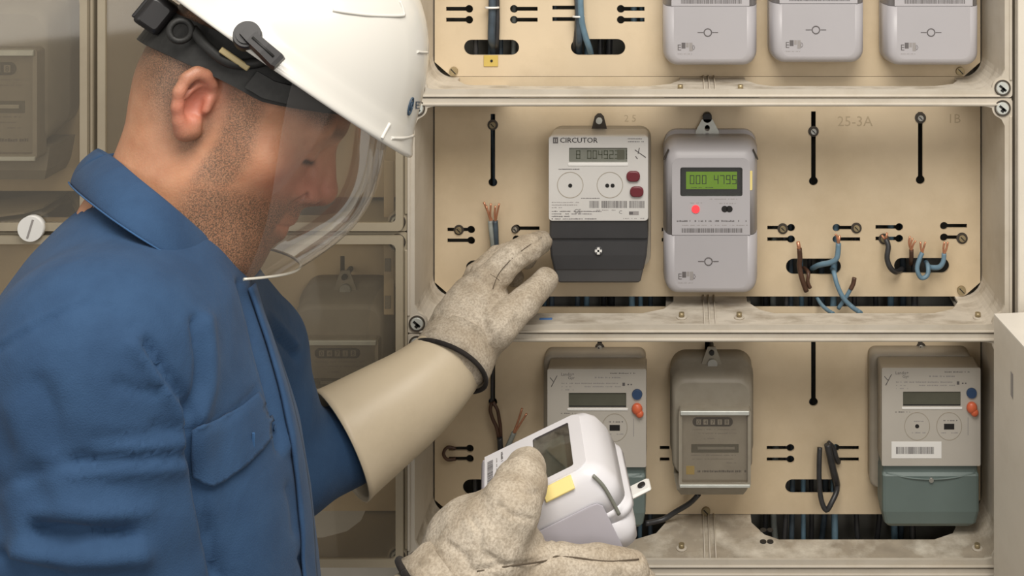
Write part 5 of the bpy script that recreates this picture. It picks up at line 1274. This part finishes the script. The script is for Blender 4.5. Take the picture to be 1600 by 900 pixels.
# far hand: pinching the white meter between forefinger and thumb
W1 = P(712, 553, -.185)
def bb(pcs, m=.03):
    a = np.array([[p[i] for i in range(3)] for pts, rs, k in pcs for p in pts]); return a.min(0)-m-.03, a.max(0)+m+.03
p_far = [
 ([P(742, 490, -.140), P(728, 520, -.160), P(713, 550, -.182)], [.040, .042, .0455], .02),
 ([P(752, 462, -.125), P(738, 500, -.148)], [.028, .038], .02),
 ([P(764, 440, -.132), P(798, 405, -.122), P(828, 387, -.090), P(846, 378, -.054)], [.0215, .0180, .0165, .0145], .004),
 ([P(756, 432, -.100), P(790, 402, -.080), P(820, 386, -.050), P(838, 386, -.030)], [.0195, .0165, .0150, .0135], .004),
 ([P(748, 432, -.072), P(778, 404, -.048), P(806, 398, -.028), P(824, 404, -.022)], [.0190, .0160, .0145, .0130], .006),
 ([P(740, 444, -.060), P(764, 424, -.034), P(788, 424, -.022), P(804, 434, -.021)], [.0180, .0150, .0130, .0120], .006),
 ([P(738, 545, -.172), P(778, 512, -.176), P(818, 474, -.142), P(853, 438, -.092)], [.0280, .0235, .0190, .0160], .005)]
lo, hi = bb(p_far); V, Q = glove(p_far, lo, hi); PXg = toPX(V); Ng = vnormals(V, Q)
for pts, w_, am in (([(768, 466), (785, 425), (810, 398), (848, 372)], 2.2, -.0012), ([(800, 492), (770, 528), (744, 560)], 5, .002), ([(706, 500), (722, 512), (734, 530)], 4, -.0022), ([(690, 528), (712, 534), (730, 548)], 4, -.002), ([(728, 470), (748, 486)], 4, -.0018), ([(740, 452), (756, 470), (762, 490)], 4, .0016), ([(815, 388), (822, 404)], 2.5, -.0012), ([(800, 398), (806, 418)], 2.5, -.0012), ([(812, 470), (826, 488)], 3, -.0013), ([(792, 490), (806, 510)], 3, -.0013)):
    V = V+Ng*(am*np.exp(-(polyd(PXg, pts)/w_)**2))[:, None]
LG = npmesh('leather_glove', V, Q, 'leather', MAN); LG['label'] = 'dirty leather glove reaching up to the white meter'
axd = (P(748, 488, -.140)-W1).normalized()
def ringp(c, ax, r1, r2, n=40, up=None, wob=0.0):
    ax = ax.normalized(); u_ = ((up or Vector((0, 0, 1)))-ax*ax.dot(up or Vector((0, 0, 1)))).normalized(); v_ = ax.cross(u_)
    return [c+u_*r1*math.cos(t)*(1+wob*math.sin(3*t))+v_*r2*math.sin(t)*(1+wob*math.cos(2*t)) for t in [2*math.pi*i/n for i in range(n)]]
seam = [(768, 470, .0), (776, 448, .0), (796, 415, 0), (824, 390, 0), (850, 370, 0)]
bg = BVHTree.FromPolygons([Vector(v) for v in V], [tuple(int(i) for i in q) for q in Q])
def seamline(bvh, pts, parent, r=.0006, off=.0001, m='seam_brown'):
    q = []
    for p in pts:
        d = (P(p[0], p[1])-CAMP).normalized(); h = bvh.ray_cast(CAMP, d)
        if h[0] is not None: q.append(h[0]-d*off)
    if len(q) > 1: b = MB(); b.tube(q, r, m, 6, 4); b.build('seam', parent)
seamline(bg, [(770, 452), (778, 430), (796, 408), (820, 388), (846, 371)], LG, .0005)
seamline(bg, [(792, 452), (780, 438), (766, 428)], LG, .0004)
# flared cuff with dark binding
b = MB(); rr_ = [ringp(W1+axd*.020, -axd, .0445, .046), ringp(W1-axd*.004, -axd, .046, .049), ringp(W1-axd*.017, -axd, .0455, .0495, wob=.02)]
b.rings(rr_, 'leather', False, False); cf = b.build('cuff', LG); sm = cf.modifiers.new('t', 'SOLIDIFY'); sm.thickness = .0025
b = MB(); b.tube(rr_[-1]+[rr_[-1][0]], .0028, 'binding', 8, 1); b.build('cuff_binding', LG)
def gaunt(ctrs, rads, label, n=48, wv=.0):
    rings_ = []; m_ = len(ctrs)
    cs = smooth_line(ctrs, 6); rs = []
    for i in range(m_-1):
        for j in range(6): rs.append(rads[i]+(rads[i+1]-rads[i])*j/6)
    rs.append(rads[-1])
    for i, (c, r) in enumerate(zip(cs, rs)):
        ax = (cs[min(i+1, len(cs)-1)]-cs[max(i-1, 0)])
        rings_.append(ringp(c, ax, r, r*.92, n, wob=wv*i/len(cs)))
    b = MB(); b.rings(rings_, 'rubber', True, False); o = b.build('rubber_gauntlet', MAN)
    sm = o.modifiers.new('t', 'SOLIDIFY'); sm.thickness = .0022; sm.offset = 1
    o['label'] = label; return o
gaunt([P(730, 530, -.170), P(706, 562, -.188), P(655, 612, -.220), P(595, 655, -.248), P(531, 699, -.278)], [.036, .0425, .0505, .0570, .0645], 'cream rubber cuff flaring over the far forearm', wv=.02)
# near hand: palm under the held meter, thumb over its face
W2 = P(702, 925, -.515)
p_near = [
 ([P(722, 908, -.510), P(752, 868, -.495), P(776, 850, -.480)], [.042, .043, .038], .02),
 ([P(735, 860, -.485), P(800, 890, -.455)], [.044, .036], .02),
 ([P(770, 905, -.44), P(860, 925, -.40)], [.040, .030], .02),
 ([P(770, 835, -.500), P(796, 795, -.492), P(812, 760, -.462), P(821, 734, -.428)], [.034, .0275, .0245, .0205], .012),
 ([P(815, 890, -.485), P(880, 893, -.482), P(940, 890, -.476), P(985, 893, -.470)], [.030, .0225, .0205, .0185], .010),
 ([P(830, 915, -.46), P(900, 925, -.445), P(960, 922, -.440), P(1000, 915, -.434)], [.027, .0205, .019, .017], .006),
 ([P(830, 935, -.42), P(905, 950, -.405), P(965, 945, -.395), P(1000, 925, -.390)], [.026, .020, .0185, .0165], .006),
 ([P(820, 950, -.385), P(890, 965, -.37), P(945, 960, -.355), P(980, 940, -.345)], [.024, .018, .0165, .015], .006)]
lo, hi = bb(p_near); V, Q = glove(p_near, lo, hi, .0023); PXg = toPX(V); Ng = vnormals(V, Q)
for pts, w_, am in (([(740, 892), (800, 882), (850, 876), (870, 868), (940, 876), (1002, 874)], 3.0, -.0025), ([(870, 850), (868, 868)], 3, -.001), ([(790, 885), (760, 868)], 6, -.003), ([(845, 850), (860, 836)], 5, -.003), ([(780, 790), (800, 806), (830, 812)], 5, -.0022), ([(798, 762), (822, 772), (840, 770)], 4, -.0018), ([(735, 810), (750, 830), (748, 856)], 6, -.002), ([(700, 850), (725, 868), (735, 892)], 6, -.0025), ([(870, 842), (862, 862)], 4, -.0016), ([(920, 852), (916, 868)], 3, -.0014), ([(960, 856), (957, 868)], 3, -.0012)):
    V = V+Ng*(am*np.exp(-(polyd(PXg, pts)/w_)**2))[:, None]
NG = npmesh('leather_glove', V, Q, 'leather', MAN); NG['label'] = 'dirty leather glove holding the new white meter'
bg2 = BVHTree.FromPolygons([Vector(v) for v in V], [tuple(int(i) for i in q) for q in Q])
seamline(bg2, [(745, 893), (800, 884), (850, 877), (870, 869), (905, 872), (950, 877), (998, 874)], NG, .0008)
ax2 = (P(752, 868, -.500)-W2).normalized()
b = MB(); rr_ = [ringp(W2+ax2*.016, -ax2, .0455, .046), ringp(W2-ax2*.004, -ax2, .047, .048), ringp(W2-ax2*.014, -ax2, .050, .050, wob=.05)]
b.rings(rr_, 'leather', False, False); cf = b.build('cuff', NG); sm = cf.modifiers.new('t', 'SOLIDIFY'); sm.thickness = .0025
b = MB(); b.tube(rr_[-1]+[rr_[-1][0]], .0032, 'binding', 8, 1); b.build('cuff_binding', NG)
gaunt([P(722, 900, -.512), P(690, 940, -.520), P(640, 990, -.54), P(580, 1050, -.57), P(520, 1100, -.60)], [.036, .040, .046, .054, .060], 'cream rubber cuff under the near glove', wv=.02)
# ------------------------------------------------------------------ the new meter in the near hand
hm = silver_meter('new white meter with yellow label held face up in the near glove', lit=False, body='new_white', lower='new_grey')
for ch in list(hm.children):
    if ch.name.split('.')[0] in ('terminal_cover', 'seal_screw', 'emblem_print', 'yellow_label'): bpy.data.objects.remove(ch); continue
    for c2 in list(ch.children):
        if c2.name.startswith('corner_slot'): bpy.data.objects.remove(c2)
b = MB(); b.tube([(.0592, -.0475, .1815), (.0606, -.036, .1862), (.0617, -.020, .1885), (.0621, -.006, .1895)], .0017, 'lcd_grey', 8, 4); b.build('corner_slot', hm)
b = MB(); b.M = Matrix.Translation((.0560, -.0490, .1490)) @ Matrix.Rotation(.87, 4, 'Z'); b.box(-.0062, .0062, -.0016, .001, -.0140, .0140, 'yellow_pale', .0008); b.build('yellow_label', hm)
# the unit in the hand has no terminal cover; deeper rear housing and a grey flank panel instead
b = MB(); W = .0620; Hh = .1996; k_ = .000822; zs = (465-368)*k_
b.loft([(.026, -W+.003, W-.003, zs, Hh-.004, .012), (.014, -W+.0006, W-.0006, zs, Hh-.0006, .016), (.0005, -W+.0002, W-.0002, zs, Hh, .018), (-.001, -W+.0015, W-.0015, zs, Hh-.001, .018)], 'new_white', 6)
b.build('rear_housing', hm)
b = MB(); b.add([(W+.0004, .024, zs+.002), (W+.0006, .024, Hh-.018), (W+.0006, -.020, Hh-.020), (W+.0006, -.0245, Hh-.024), (W+.0004, -.0255, Hh-.030), (W+.0003, -.0255, zs+.002)], [(0, 1, 2, 3, 4, 5)], 'new_grey')
o_ = b.build('side_panel', hm); sm = o_.modifiers.new('t', 'SOLIDIFY'); sm.thickness = .0012; sm.offset = 1
b = MB(); b.box(-W+.004, W-.004, -.050, .012, zs-.006, zs+.0002, 'new_grey', .003); b.build('terminal_face', hm)
b = MB(); b.box(-.010, .010, .014, .018, Hh-.004, Hh+.020, 'label_white', .002); b.cyl((0, .0125, Hh+.012), (0, .0195, Hh+.012), .0038, 'black', 14); b.build('hanging_eye', hm)
RM = Matrix(((.1537, .3768, .9135), (-.9881, .0627, .1404), (-.0044, -.9242, .3819)))
M4 = RM.to_4x4(); M4.translation = Vector((-.02407522, -.39465054, 1.11472041)); fx = Vector((0, -.0545, .12)); hm.matrix_world = M4 @ Matrix.Translation(fx) @ Matrix.Scale(1.08, 4) @ Matrix.Translation(-fx)
